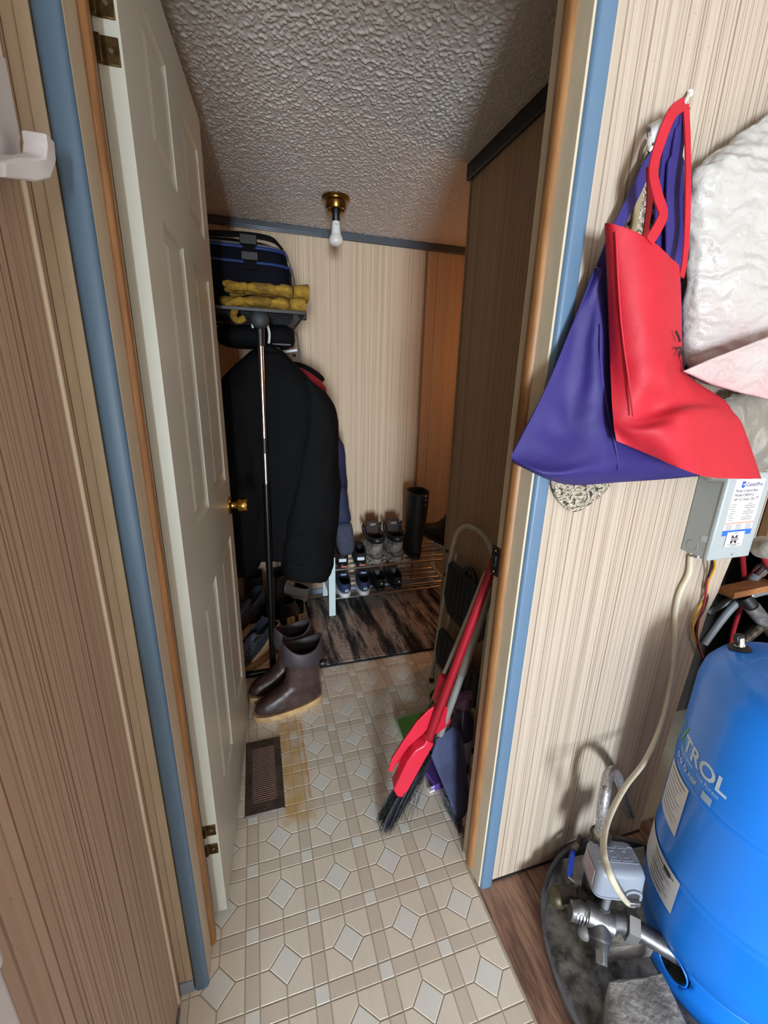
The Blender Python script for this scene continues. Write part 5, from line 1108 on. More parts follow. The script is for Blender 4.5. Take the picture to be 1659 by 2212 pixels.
# braided hose
BRD = mat('braided_steel', (206, 206, 208), 0.30, 0.65, col2=(128, 128, 130), vscale=240)
hs = thing('braided_hose', 'braided steel hose arching up from the pipework in front of the striped panelling', 'hose', (0.76, 0.58, 0.30))
hp = smoothpath([hb1 + Vector((0, 0, -0.003)), Vector((0.7389, 0.5630, 0.3823)), Vector((0.7556, 0.5800, 0.4296)), Vector((0.7972, 0.6100, 0.4228)), Vector((0.8608, 0.6400, 0.3642)), Vector((0.9212, 0.6550, 0.2658)), Vector((0.9809, 0.6600, 0.1518))], 8)
MB().tube(hp, 0.0125, 14).build('hose', BRD, hs)
for t, r_ in ((0.004, 0.0165), (0.020, 0.0150), (0.032, 0.0142)):
    MB().tube([hb1 + Vector((0, 0, t - 0.006)), hb1 + Vector((0.0002, 0, t + 0.006))], [r_, r_ * 0.96], 18).build('ferrule', mat('bright_ferrule', (196, 190, 180), 0.25, 0.9, var=0.2, vscale=60), hs)
MB().tube([hb1 + Vector((0, 0, -0.022)), hb1 + Vector((0, 0, -0.004))], 0.0195, 6).build('hose_nut', mat('tan_hose_nut', (150, 136, 112), 0.4, 0.6, var=0.2), hs, smooth=False)
# ---- pressure switch on the riser
GRYP = mat('blue_grey_switch_plastic', (142, 150, 164), 0.42, var=0.04)
swb = c_ + Vector((0.012, 0.004, 0.105))
ps = thing('pressure_switch', 'blue grey pressure switch housing mounted on the pipework riser', 'pressure switch', tuple(swb))
ua = Vector((0.93, -0.34, 0)).normalized(); ub = Vector((0.34, 0.93, 0)).normalized(); uc = Vector((0, 0, 1))
def SW(x, y, z_): return swb + ua * x + ub * y + uc * z_
def swring(x0, x1, y0, y1, z_, n=32, p=0.35):
    r = []
    for k in range(n):
        a = 2 * PI * k / n; c, s = math.cos(a), math.sin(a)
        r.append(SW((x0 + x1) / 2 + (x1 - x0) / 2 * math.copysign(abs(c) ** p, c), (y0 + y1) / 2 + (y1 - y0) / 2 * math.copysign(abs(s) ** p, s), z_))
    return r
MB().loft([swring(-0.050, 0.066, -0.030, 0.062, 0.0), swring(-0.050, 0.066, -0.030, 0.062, 0.004), swring(-0.048, 0.064, -0.028, 0.060, 0.0045), swring(-0.047, 0.062, -0.026, 0.058, 0.060), swring(-0.044, 0.058, -0.022, 0.054, 0.070), swring(-0.036, 0.050, -0.012, 0.046, 0.0745)]).build('cover', GRYP, ps, ang=55)
em = MB()
for x0, x1, y0, y1 in ((-0.012, 0.012, 0.006, 0.034), (0.018, 0.040, 0.006, 0.034), (-0.006, 0.006, 0.013, 0.027), (0.024, 0.034, 0.013, 0.027)):
    for p0, p1 in (((x0, y0), (x1, y0)), ((x1, y0), (x1, y1)), ((x1, y1), (x0, y1)), ((x0, y1), (x0, y0))):
        em.tube([SW(p0[0], p0[1], 0.0748), SW(p1[0], p1[1], 0.0748)], 0.0012, 6)
for y in (0.002, 0.038): em.tube([SW(-0.040, y, 0.0744), SW(0.052, y, 0.0744)], 0.0012, 6)
em.build('embossed_squares', GRYP, ps)
MB().lathe([(0.006, 0), (0.006, 0.004), (0.004, 0.005)], SW(-0.020, 0.006, 0.0742), (0, 0, 1), 12).build('cover_nut', CHROME, ps)
MB().box(SW(-0.0487, 0.016, 0.034), (0.001, 0.048, 0.046), (ua, ub, uc)).build('side_label', mat('pinkish_label', (186, 170, 172), 0.6, var=0.2, vscale=60), ps)
MB().tube(smoothpath([SW(0.018, -0.0285, 0.008), SW(0.020, -0.029, 0.024), SW(0.034, -0.0295, 0.032), SW(0.050, -0.029, 0.024), SW(0.052, -0.0285, 0.006)], 5), 0.0035, 8).build('conduit_arch', GRYP, ps)
MB().lathe([(0.0125, 0), (0.0125, 0.003)], SW(0.035, -0.0265, 0.014), -ub, 20).build('knockout', mat('dark_knockout', (58, 58, 62), 0.6), ps)
MB().box(SW(0.036, -0.034, 0.004), (0.026, 0.012, 0.012), (ua, ub, uc)).build('cable_clamp', GALV, ps, bevel=0.002)
for x in (-0.012, 0.018, 0.054): MB().tube([SW(x, -0.020, -0.006), SW(x, -0.020, 0.001)], 0.004, 8).build('base_lug', GRYP, ps)
# ---- cream cable from box to switch
CABL = mat('cream_cable_sheath', (206, 198, 174), 0.5, var=0.12, vscale=20)
cabp = smoothpath([(0.9875, 0.6830, 0.9599), (0.9972, 0.6840, 0.9094), (0.9836, 0.6840, 0.8605), (0.9867, 0.6830, 0.7956), (1.0015, 0.6750, 0.7033), (1.0000, 0.6600, 0.6154), (0.9615, 0.6300, 0.5181), (0.8864, 0.5950, 0.4543), (0.7828, 0.5550, 0.4426), (0.6949, 0.5100, 0.4361), (0.6407, 0.4700, 0.4419), (0.6115, 0.4350, 0.4447), (0.6175, 0.4080, 0.4124), tuple(SW(0.022, -0.036, 0.004)), tuple(SW(0.036, -0.036, 0.001))], 8)
cbm = MB().tube(cabp, 0.0052, 12, True, 1.25)
tag(cbm.build('electric_cable', CABL), 'cream sheathed cable looping from the control box down to the pressure switch', 'cable')

# ---- pump control box on the wall
GRYB = mat('grey_painted_steel', (150, 156, 154), 0.45, 0.1, var=0.05)
GRYF = mat('light_grey_painted_steel', (170, 180, 182), 0.45, 0.1, var=0.04)
bx0, bx1, by0, bz0, bz1 = 0.963, 1.092, 0.626, 0.974, 1.172
cb = thing('control_box', 'grey steel pump control box with white label on the panelled wall', 'control box', (1.03, 0.66, bz0))
MB().boxb((bx0, by0 + 0.006, bz0), (bx1, YF, bz1)).build('housing', GRYB, cb, bevel=0.003)
MB().boxb((bx0 - 0.002, by0, bz0 - 0.003), (bx1 + 0.002, by0 + 0.012, bz1 + 0.002)).build('front_cover', GRYF, cb, bevel=0.004)
MB().lathe([(0.0135, 0.0), (0.0135, 0.0008), (0.0115, 0.0012), (0.0115, 0.0004), (0.001, 0.0006)], (bx0, 0.668, bz0 + 0.020), (-1, 0, 0), 28).build('knockout', GRYB, cb)
MB().lathe([(0.010, 0.0), (0.0098, 0.0006), (0.001, 0.0008)], (bx0, 0.646, bz0 + 0.045), (-1, 0, 0), 4).build('embossed_mark', GRYF, cb)
MB().lathe([(0.0035, 0), (0.0035, 0.002), (0.002, 0.003)], (bx0 + 0.068, by0, bz0 + 0.010), (0, -1, 0), 12).build('cover_screw', CHROME, cb)
MB().tube([(0.987, 0.668, bz0 + 0.002), (0.987, 0.668, bz0 - 0.012)], 0.0095, 12).build('cable_connector', GALV, cb)
yl = by0 - 0.0006
lab = MB().boxb((0.983, yl, 1.030), (1.073, by0, 1.160)).build('label', PAPER, cb, smooth=False)
yi = yl - 0.0003
def put(s, size, x, z_, m, bold=0.0, name='lettering'):
    mb = MB(); text_on(mb, s, size, (x, yi, z_), (1, 0, 0), (0, 0, 1), bold); mb.build(name, m, lab, smooth=False)
NAVI = mat('navy_print', (40, 62, 110), 0.5); BLUB = mat('bright_blue_print', (34, 104, 226), 0.5); PINKB = mat('salmon_print', (224, 158, 140), 0.5)
put('CentriPro', 0.0125, 1.016, 1.1435, NAVI, 0.0001)
put('Pump Control Box', 0.0088, 0.990, 1.1315, DARKINK)
put('Model CB05412', 0.0088, 0.990, 1.1215, DARKINK)
put('HP 1/2, Volts 230', 0.0088, 0.990, 1.1115, DARKINK)
lg = MB(); lg.prism([(1.003, yi, 1.142), (1.010, yi, 1.140), (1.013, yi, 1.145), (1.013, yi, 1.153), (1.003, yi, 1.153)], (0, -0.0002, 0)).prism([(1.003, yi, 1.153), (1.013, yi, 1.153), (1.013, yi, 1.155), (1.003, yi, 1.155)], (0, -0.0002, 0)); lg.build('shield_emblem', mat('royal_emblem', (44, 88, 190), 0.5), lab, smooth=False)
MB().box((1.0085, yi - 0.0003, 1.1485), (0.005, 0.0003, 0.0028)).build('shield_bar', PAPER, lab, smooth=False)
for q in (1.060, 1.0645): MB().lathe([(0.0022, 0), (0.0016, 0.0001)], (q, yi, 1.117), (0, -1, 0), 10, False).build('approval_mark', DARKINK, lab)
fp = MB(); random.seed(9)
for k in range(8): fp.box((0.996 + random.uniform(-.003, .003), yi, 1.103 - k * 0.0052), (0.012 + random.uniform(0, .006), 0.0001, 0.0011))
for k in range(9): fp.box((1.046, yi, 1.104 - k * 0.0046), (0.034 - (k % 3 == 0) * 0.022, 0.0001, 0.0012))
for c in (0.998, 1.028, 1.058):
    for k in range(6): fp.box((c, yi, 1.0545 - k * 0.0032), (0.018 - (k == 5) * 0.008, 0.0001, 0.0010))
fp.build('fine_print', mat('mid_grey_print', (110, 112, 118), 0.6), lab, smooth=False)
for c in (0.998, 1.028, 1.058): MB().box((c, yi, 1.0595), (0.0285, 0.0002, 0.0035)).build('salmon_band', PINKB, lab, smooth=False)
MB().box((1.028, yi, 1.0365), (0.090, 0.0003, 0.0125)).build('blue_band', BLUB, lab, smooth=False)
stk = MB().box((1.026, yi - 0.0006, 1.0205), (0.054, 0.0008, 0.036)).build('service_sticker', PAPER, cb, bevel=0.001)
mm = MB(); yk = yi - 0.0012
text_on(mm, 'M', 0.026, (1.0135, yk, 1.0115), (1, 0, 0), (0, 0, 1), 0.0012); mm.build('emblem', mat('maroon_navy_print', (62, 34, 48), 0.5), stk, smooth=False)
MB().box((1.026, yk - 0.0002, 1.0205), (0.027, 0.0002, 0.0052)).build('emblem_band', PAPER, stk, smooth=False)
fl2 = MB()
for k in range(2): fl2.box((1.026, yk, 1.008 - k * 0.0028), (0.040 - k * 0.02, 0.0002, 0.0010))
for k in range(5): fl2.box((1.0165 + k * 0.0047, yk - 0.0004, 1.0205), (0.0030, 0.0002, 0.0030))
fl2.box((1.026, yk, 1.0355), (0.012, 0.0002, 0.0010)); fl2.build('fine_print', DARKINK, stk, smooth=False)
# ---- wires under the box
for nm, lab_, m, px in (('yellow_wire', 'yellow insulated wire hanging below the control box', mat('yellow_insulation', (206, 166, 40), 0.45), 0),
                       ('black_wire', 'black insulated wire hanging below the control box', BLACKP, 1), ('red_wire', 'red insulated wire hanging below the control box', mat('red_insulation', (140, 26, 40), 0.45), 2)):
    path = [[(1.0306, 0.6550, 0.9530), (1.0628, 0.6720, 0.9227), (1.0741, 0.6840, 0.8777), (1.0804, 0.6850, 0.8346), (1.0652, 0.6850, 0.8032), (1.0605, 0.6850, 0.7632), (1.0780, 0.6850, 0.7187), (1.1131, 0.6850, 0.6770)],
            [(1.0286, 0.6600, 0.9522), (1.0561, 0.6760, 0.9128), (1.0705, 0.6860, 0.8681), (1.0887, 0.6860, 0.8330), (1.0884, 0.6860, 0.7954), (1.0773, 0.6860, 0.7600), (1.0813, 0.6860, 0.7175), (1.1296, 0.6860, 0.6514)],
            [(1.0416, 0.6650, 0.9476), (1.0629, 0.6780, 0.9237), (1.0638, 0.6800, 0.8783), (1.0732, 0.6800, 0.8315), (1.0731, 0.6800, 0.7982), (1.0713, 0.6800, 0.7645), (1.0878, 0.6820, 0.7120), (1.1325, 0.6840, 0.6449)]][px]
    tag(MB().tube(smoothpath(path, 6), 0.0027, 8).build(nm, m), lab_, 'wire')
# ---- inside the wall opening
tag(MB().lathe([(0.001, 0.0), (0.026, 0.0), (0.0265, 0.002), (0.0265, 0.056), (0.025, 0.058), (0.001, 0.058)], (1.150, 0.640, 0.985), (-0.35, -0.9, 0.25), 28).build('paper_roll', mat('cream_printed_roll', (196, 192, 178), 0.6, col2=(150, 148, 140), vscale=60)), 'cream printed roll tucked beside the control box', 'roll')
tag(MB().box((1.3904, 0.7750, 0.7781), (0.20, 0.045, 0.020), ((1, 0.06, 0.0), (-0.06, 1, 0), (0, 0, 1))).build('wood_lath', mat('raw_pine', (176, 118, 70), 0.7, col2=(140, 90, 52), vscale=10, stretch=(1, 10, 10))), 'raw pine lath spanning the dark wall opening', 'lath')
tag(MB().boxb((1.215, 0.672, 0.985), (1.36, 0.690, 1.16)).build('wood_stud', mat('brown_stud', (126, 94, 54), 0.8, col2=(96, 68, 40), vscale=9, stretch=(10, 10, 1))), 'brown stud at the right edge of the control box', 'stud')
GREYP_ = mat('grey_poly_pipe', (118, 122, 126), 0.5, var=0.12); TAPE = mat('silver_tape_wrap', (140, 140, 140), 0.4, 0.3, col2=(92, 92, 92), vscale=50)
tp = thing('plumbing_tangle', 'grey plastic pipes crossing in the dark wall opening above the tank', 'pipes', (1.28, 0.84, 0.62))
MB().tube([(1.4596, 0.8300, 0.7339), (1.4469, 0.7900, 0.8185), (1.4474, 0.7600, 0.8916)], 0.0145, 14).build('pipe', GREYP_, tp)
MB().tube([(1.4446, 0.7900, 0.8141), (1.4463, 0.7800, 0.8399)], 0.0175, 14).build('hose_clamp', CHROME, tp)
MB().tube(smoothpath([(1.4090, 0.8600, 0.5251), (1.4536, 0.8500, 0.6308), (1.4907, 0.8400, 0.6913), (1.5519, 0.8300, 0.7141), (1.6405, 0.8200, 0.7251)], 5), 0.0125, 12).build('pipe', GREYP_, tp)
MB().tube(smoothpath([(1.4504, 0.9000, 0.6113), (1.4935, 0.8900, 0.6466), (1.5175, 0.8700, 0.6805), (1.5385, 0.8600, 0.7004)], 5), 0.011, 12).build('pipe', GREYP_, tp)
MB().tube([(1.4693, 0.8200, 0.7131), (1.4851, 0.8000, 0.6853)], 0.021, 16).build('taped_joint', RUBK, tp)
MB().tube([(1.4758, 0.8000, 0.6932), (1.5310, 0.7800, 0.6348)], 0.0225, 16).build('insulated_pipe', TAPE, tp)
MB().tube([(1.5243, 0.7800, 0.6408), (1.6139, 0.7600, 0.5564)], 0.021, 16).build('pipe', GALV2, tp)
MB().tube([(1.4459, 0.7800, 0.5752), (1.5114, 0.7800, 0.6208), (1.5568, 0.7800, 0.6393)], [0.015, 0.016, 0.017], 14).build('ribbed_connector', mat('dark_ribbed_metal', (110, 104, 96), 0.35, 0.8, col2=(50, 46, 42), vscale=60), tp)
MB().tube(smoothpath([(1.4068, 0.8000, 0.7557), (1.3976, 0.7900, 0.7822), (1.4320, 0.7900, 0.7655), (1.4708, 0.8000, 0.7267)], 5), 0.0028, 8).build('cable_tie', WHITEP, tp)
MB().box((1.3884, 0.7850, 0.7765), (0.012, 0.008, 0.010)).build('tie_head', WHITEP, tp, bevel=0.001)
tag(MB().tube(smoothpath([(1.3562, 0.8000, 0.8988), (1.4259, 0.8200, 0.8150), (1.4901, 0.8400, 0.7368), (1.5545, 0.8700, 0.6404), (1.5732, 0.8800, 0.5405), (1.5862, 0.8800, 0.4624)], 5), 0.0075, 12).build('red_water_line', mat('red_pex', (146, 26, 38), 0.4)), 'red plastic water line running down the dark wall opening', 'pipe')
tag(MB().tube(smoothpath([(1.3432, 0.7500, 0.9196), (1.4114, 0.7500, 0.8553), (1.5132, 0.7600, 0.7863)], 5), 0.008, 12).build('red_water_line', MATS['red_pex']), 'red plastic water line at the right edge beside the printed roll', 'pipe')

# ================================================================== BAGS ON THE WALL
hk = thing('push_hook', 'small white push hook the red and purple bags hang from', 'hook', (0.7219, 0.6900, 1.8085))
MB().tube([(0.7287, 0.6940, 1.8161), (0.7114, 0.6800, 1.8017), (0.6768, 0.6520, 1.7716)], [0.0042, 0.0032, 0.0030], 10).build('shank', WHITEP, hk)
MB().sphere((0.7227, 0.6880, 1.8108), 0.006, 10, (1, 0.6, 1)).build('base', WHITEP, hk)
wc = thing('hook_plate', 'white adhesive hook behind the red handle, holding the camouflage bag', 'hook', (0.6606, 0.6900, 1.7463))
MB().prism([(0.6492, 0.6930, 1.7572), (0.6683, 0.6930, 1.7666), (0.6805, 0.6930, 1.7444), (0.6601, 0.6930, 1.7309)], (0, -0.010, 0)).build('plate', WHITEP, wc, bevel=0.002)
MB().tube(smoothpath([(0.6508, 0.6830, 1.7354), (0.6423, 0.6720, 1.7180), (0.6408, 0.6640, 1.7119)], 4), 0.004, 8).build('prong', WHITEP, wc)
MB().lathe([(0.004, 0), (0.002, 0.001)], (0.6467, 0.6830, 1.7472), (0, -1, 0), 10).build('screw', GALV, wc)

def cloth(rows, name, m, parent, sub=2, solid=0.0, disp=0.0, dscale=0.05, cap=False):
    return MB().loft(rows, cap, cap).build(name, m, parent, sub=sub, solid=solid, disp=disp, dscale=dscale)
# camouflage bag
CAMO = bpy.data.materials.new('camouflage_cloth'); CAMO.use_nodes = True
nt = CAMO.node_tree; N = nt.nodes; L = nt.links; b = N['Principled BSDF']; b.inputs['Roughness'].default_value = 0.85
g = N.new('ShaderNodeNewGeometry'); n1 = N.new('ShaderNodeTexNoise'); n1.inputs['Scale'].default_value = 62.0; n1.inputs['Detail'].default_value = 6.0; n1.inputs['Roughness'].default_value = 0.7; n1.inputs['Distortion'].default_value = 1.5
L.new(g.outputs['Position'], n1.inputs['Vector']); rp = N.new('ShaderNodeValToRGB'); rp.color_ramp.interpolation = 'CONSTANT'; e = rp.color_ramp.elements
e[0].position = 0.0; e[0].color = lin((44, 40, 38)); e[1].position = 0.44; e[1].color = lin((112, 104, 82))
for ps_, c in ((0.50, (196, 188, 172)), (0.56, (120, 92, 84)), (0.61, (84, 92, 60)), (0.66, (214, 206, 192))):
    k = e.new(ps_); k.color = lin(c)
L.new(n1.outputs['Fac'], rp.inputs['Fac']); L.new(rp.outputs['Color'], b.inputs['Base Color'])
cm = thing('camouflage_bag', 'camouflage cloth bag hanging flat on the wall behind the purple bag', 'bag', (0.6174, 0.6850, 1.4521))
rows = []
for Lp, Rp in (((0.6488, 0.6840, 1.7215), (0.6633, 0.6840, 1.7263)), ((0.6408, 0.6840, 1.6763), (0.6889, 0.6840, 1.6816)), ((0.6322, 0.6840, 1.6146), (0.7002, 0.6840, 1.6225)), ((0.6067, 0.6840, 1.4970), (0.7324, 0.6840, 1.5067)), ((0.5803, 0.6840, 1.3205), (0.7594, 0.6840, 1.3234)), ((0.5491, 0.6840, 1.1973), (0.7449, 0.6840, 1.1921)), ((0.5530, 0.6840, 1.1544), (0.7092, 0.6840, 1.1479)), ((0.5698, 0.6840, 1.1268), (0.6888, 0.6840, 1.1207)), ((0.5940, 0.6840, 1.1039), (0.6545, 0.6840, 1.1024)), ((0.6145, 0.6840, 1.0917), (0.6310, 0.6840, 1.0907))):
    rows.append((Lp, Rp, 0.006, 0.006))
cloth(slab(rows, 16), 'body', CAMO, cm, 1, 0, 0.004, 0.03, True)
MB().ribbon(smoothpath([(0.6442, 0.6720, 1.7183), (0.6397, 0.6720, 1.6652), (0.6418, 0.6740, 1.5989)], 5), 0.012, (0, -1, 0), 0.0015).build('strap', mat('tan_webbing', (150, 136, 104), 0.8), cm)

# purple bag
PURP = mat('purple_nonwoven', (46, 36, 112), 0.62, var=0.1, vscale=14, bump=0.12, bscale=400)
pbg = thing('purple_tote_bag', 'large purple fabric tote bag hanging behind the red one', 'bag', (0.6443, 0.6400, 1.3716))
def ringfrom(front, back): return ([Vector(p) for p in front], [Vector(p) for p in back])
rows = [
 ringfrom([(0.5655, 0.6650, 1.5332), (0.5629, 0.6450, 1.5300), (0.6057, 0.6480, 1.5318), (0.6698, 0.6520, 1.5257), (0.7512, 0.6560, 1.5261)], [(0.5754, 0.6700, 1.5353), (0.5967, 0.6720, 1.5362), (0.6325, 0.6720, 1.5337), (0.7018, 0.6720, 1.5288), (0.7632, 0.6680, 1.5280)]),
 ringfrom([(0.5402, 0.6620, 1.4593), (0.5590, 0.6520, 1.4520), (0.5796, 0.6380, 1.4501), (0.6737, 0.6480, 1.4550), (0.7798, 0.6550, 1.4585)], [(0.5535, 0.6720, 1.4601), (0.5841, 0.6720, 1.4561), (0.6149, 0.6720, 1.4550), (0.7101, 0.6720, 1.4578), (0.7935, 0.6680, 1.4593)]),
 ringfrom([(0.4970, 0.6600, 1.3406), (0.5537, 0.6500, 1.3357), (0.5835, 0.6260, 1.3445), (0.7072, 0.6420, 1.3450), (0.8381, 0.6540, 1.3453)], [(0.5102, 0.6720, 1.3392), (0.5673, 0.6720, 1.3356), (0.6300, 0.6720, 1.3386), (0.7525, 0.6720, 1.3431), (0.8541, 0.6680, 1.3437)]),
 ringfrom([(0.4630, 0.6570, 1.2715), (0.5373, 0.6420, 1.2645), (0.6028, 0.6160, 1.2874), (0.7531, 0.6360, 1.2774), (0.9505, 0.6520, 1.2712)], [(0.4775, 0.6720, 1.2700), (0.5551, 0.6720, 1.2613), (0.6613, 0.6720, 1.2768), (0.8088, 0.6720, 1.2714), (0.9717, 0.6680, 1.2676)]),
 ringfrom([(0.4410, 0.6550, 1.2265), (0.5059, 0.6180, 1.2103), (0.6206, 0.6040, 1.2309), (0.8097, 0.6280, 1.2145), (1.0767, 0.6500, 1.2050)], [(0.4565, 0.6720, 1.2227), (0.5501, 0.6720, 1.1995), (0.6939, 0.6720, 1.2145), (0.8799, 0.6720, 1.2047), (1.1018, 0.6680, 1.1983)]),
 ringfrom([(0.4400, 0.6550, 1.2122), (0.4905, 0.6040, 1.1912), (0.6311, 0.6040, 1.1992), (0.8288, 0.6280, 1.1923), (1.0772, 0.6500, 1.1893)], [(0.4566, 0.6720, 1.2072), (0.5548, 0.6720, 1.1719), (0.7052, 0.6720, 1.1761), (0.8962, 0.6720, 1.1780), (1.1018, 0.6680, 1.1833)]),
 ringfrom([(0.4527, 0.6620, 1.2021), (0.5463, 0.6400, 1.1657), (0.6716, 0.6400, 1.1642), (0.8514, 0.6400, 1.1679), (1.0519, 0.6450, 1.1784)], [(0.4658, 0.6720, 1.1982), (0.5793, 0.6720, 1.1560), (0.7115, 0.6720, 1.1545), (0.8997, 0.6720, 1.1583), (1.0853, 0.6680, 1.1719)]),
]
MB().loft(sheet(rows, 6, 6, 0.006, 18, 3.0), False, True).build('body', PURP, pbg, ang=60)
MB().tube(smoothpath([(0.5704, 0.6360, 1.4435), (0.5810, 0.6280, 1.3691), (0.6010, 0.6130, 1.2916), (0.6206, 0.6010, 1.2272), (0.6329, 0.6020, 1.1970)], 6), 0.0022, 8).build('gusset_seam', PURP, pbg)
MB().tube(smoothpath([(0.5631, 0.6600, 1.5319), (0.5350, 0.6550, 1.4552), (0.4924, 0.6520, 1.3374), (0.4385, 0.6480, 1.2251)], 6), 0.0022, 8).build('side_seam', PURP, pbg)
MB().ribbon(smoothpath([(0.6752, 0.6480, 1.7670), (0.6672, 0.6550, 1.7257), (0.6417, 0.6640, 1.6945), (0.6212, 0.6640, 1.6469), (0.5961, 0.6640, 1.5909), (0.5744, 0.6600, 1.5330)], 6), 0.020, (0, -1, 0), 0.0014).build('handle', PURP, pbg)
MB().ribbon(smoothpath([(0.6730, 0.6480, 1.7678), (0.6772, 0.6500, 1.7373), (0.6803, 0.6500, 1.6946), (0.6928, 0.6480, 1.6309), (0.7084, 0.6460, 1.5706), (0.7188, 0.6460, 1.5141)], 6), [0.012] * 6 + [0.022] * 6 + [0.034] * 6 + [0.036] * 13, (0, -1, 0), 0.0014).build('handle', PURP, pbg)
MB().ribbon(smoothpath([(0.6787, 0.6540, 1.7705), (0.6672, 0.6550, 1.7257), (0.6719, 0.6570, 1.6771), (0.6778, 0.6580, 1.6256), (0.7030, 0.6600, 1.5593)], 6), 0.026, (0, -1, 0), 0.0014).build('handle', PURP, pbg)

# red bag
REDB = mat('red_nonwoven', (190, 24, 44), 0.62, var=0.06, vscale=16, bump=0.12, bscale=420)
rb_ = thing('red_tote_bag', 'red fabric tote bag with black writing hanging in front', 'bag', (0.6535, 0.5800, 1.3997))
rows = [
 ringfrom([(0.5319, 0.6180, 1.5799), (0.5352, 0.6000, 1.5738), (0.5697, 0.5850, 1.5630), (0.6142, 0.5850, 1.5487), (0.6714, 0.5980, 1.5336)], [(0.5398, 0.6240, 1.5820), (0.5586, 0.6220, 1.5817), (0.6118, 0.6220, 1.5756), (0.6565, 0.6220, 1.5606), (0.6920, 0.6180, 1.5394)]),
 ringfrom([(0.5348, 0.6180, 1.5710), (0.5372, 0.5990, 1.5646), (0.5710, 0.5830, 1.5529), (0.6156, 0.5830, 1.5389), (0.6761, 0.5980, 1.5247)], [(0.5410, 0.6220, 1.5722), (0.5616, 0.6220, 1.5726), (0.6154, 0.6220, 1.5656), (0.6601, 0.6220, 1.5516), (0.6969, 0.6180, 1.5302)]),
 ringfrom([(0.5621, 0.6180, 1.4729), (0.5601, 0.5920, 1.4713), (0.5870, 0.5720, 1.4702), (0.6275, 0.5740, 1.4735), (0.6926, 0.5980, 1.4836)], [(0.5685, 0.6220, 1.4740), (0.5907, 0.6220, 1.4770), (0.6426, 0.6220, 1.4809), (0.6824, 0.6220, 1.4838), (0.7142, 0.6180, 1.4870)]),
 ringfrom([(0.5768, 0.6160, 1.4115), (0.5763, 0.5860, 1.4092), (0.6004, 0.5660, 1.4088), (0.6422, 0.5680, 1.4111), (0.7151, 0.5980, 1.4170)], [(0.5854, 0.6220, 1.4124), (0.6136, 0.6220, 1.4138), (0.6639, 0.6240, 1.4165), (0.7076, 0.6240, 1.4187), (0.7345, 0.6160, 1.4194)]),
 ringfrom([(0.5811, 0.6060, 1.3627), (0.5895, 0.5780, 1.3524), (0.6086, 0.5560, 1.3578), (0.6522, 0.5600, 1.3642), (0.7347, 0.5940, 1.3689)], [(0.5860, 0.6080, 1.3629), (0.6200, 0.6060, 1.3533), (0.6722, 0.6120, 1.3594), (0.7224, 0.6180, 1.3657), (0.7588, 0.6140, 1.3684)]),
 ringfrom([(0.5814, 0.5920, 1.3146), (0.6036, 0.5700, 1.3009), (0.6443, 0.5660, 1.3106), (0.7039, 0.5600, 1.3208), (0.8300, 0.5880, 1.3263)], [(0.5863, 0.5940, 1.3146), (0.6204, 0.5840, 1.3001), (0.6847, 0.6000, 1.3108), (0.7671, 0.6080, 1.3179), (0.8537, 0.6060, 1.3243)]),
 ringfrom([(0.5836, 0.5880, 1.2965), (0.6043, 0.5640, 1.2847), (0.6414, 0.5480, 1.2907), (0.6905, 0.5360, 1.3068), (0.8602, 0.5850, 1.3034)], [(0.5886, 0.5900, 1.2964), (0.6235, 0.5800, 1.2833), (0.7003, 0.5950, 1.2885), (0.7871, 0.6040, 1.2965), (0.8849, 0.6030, 1.3007)]),
 ringfrom([(0.5862, 0.5840, 1.2767), (0.6032, 0.5560, 1.2672), (0.6405, 0.5280, 1.2746), (0.7215, 0.5360, 1.2749), (0.8929, 0.5820, 1.2762)], [(0.5912, 0.5860, 1.2765), (0.6270, 0.5760, 1.2648), (0.7183, 0.5900, 1.2659), (0.8106, 0.6000, 1.2660), (0.9186, 0.6000, 1.2726)]),
 ringfrom([(0.5938, 0.5800, 1.2527), (0.6489, 0.5600, 1.2315), (0.6925, 0.5320, 1.2112), (0.7788, 0.5350, 1.1912), (0.9728, 0.5750, 1.1735)], [(0.5999, 0.5820, 1.2524), (0.6692, 0.5760, 1.2302), (0.7640, 0.5860, 1.2022), (0.8660, 0.5940, 1.1790), (0.9930, 0.5920, 1.1729)]),
]
MB().loft(sheet(rows, 6, 6, 0.004, 16, 7.0), False, True).build('body', REDB, rb_, ang=60)
MB().tube(smoothpath([(0.5350, 0.5960, 1.5647), (0.5582, 0.5900, 1.4709), (0.5752, 0.5840, 1.4090), (0.5868, 0.5720, 1.3537), (0.5973, 0.5590, 1.2957)], 6), 0.0016, 8).build('gusset_seam', REDB, rb_)
MB().ribbon(smoothpath([(0.6644, 0.6400, 1.7635), (0.6265, 0.6220, 1.7364), (0.6093, 0.6180, 1.6947), (0.5966, 0.6080, 1.6539), (0.6024, 0.5980, 1.6215), (0.6112, 0.5900, 1.5960), (0.6042, 0.5860, 1.5788), (0.5879, 0.5830, 1.5535)], 6), 0.0175, (0, -1, 0), 0.0012).build('handle', REDB, rb_)
MB().ribbon(smoothpath([(0.6009, 0.6220, 1.6658), (0.6128, 0.6220, 1.6250), (0.6164, 0.6220, 1.5941), (0.6162, 0.6220, 1.5735)], 6), 0.010, (0, -1, 0), 0.0012).build('handle', REDB, rb_)
MB().ribbon(smoothpath([(0.6737, 0.6460, 1.7669), (0.6841, 0.6400, 1.7218), (0.6840, 0.6220, 1.6531), (0.6995, 0.6220, 1.5972), (0.6974, 0.6120, 1.5474), (0.6892, 0.6040, 1.5190)], 6), 0.0110, (0, -1, 0), 0.0012).build('handle', REDB, rb_)
ink = MB()
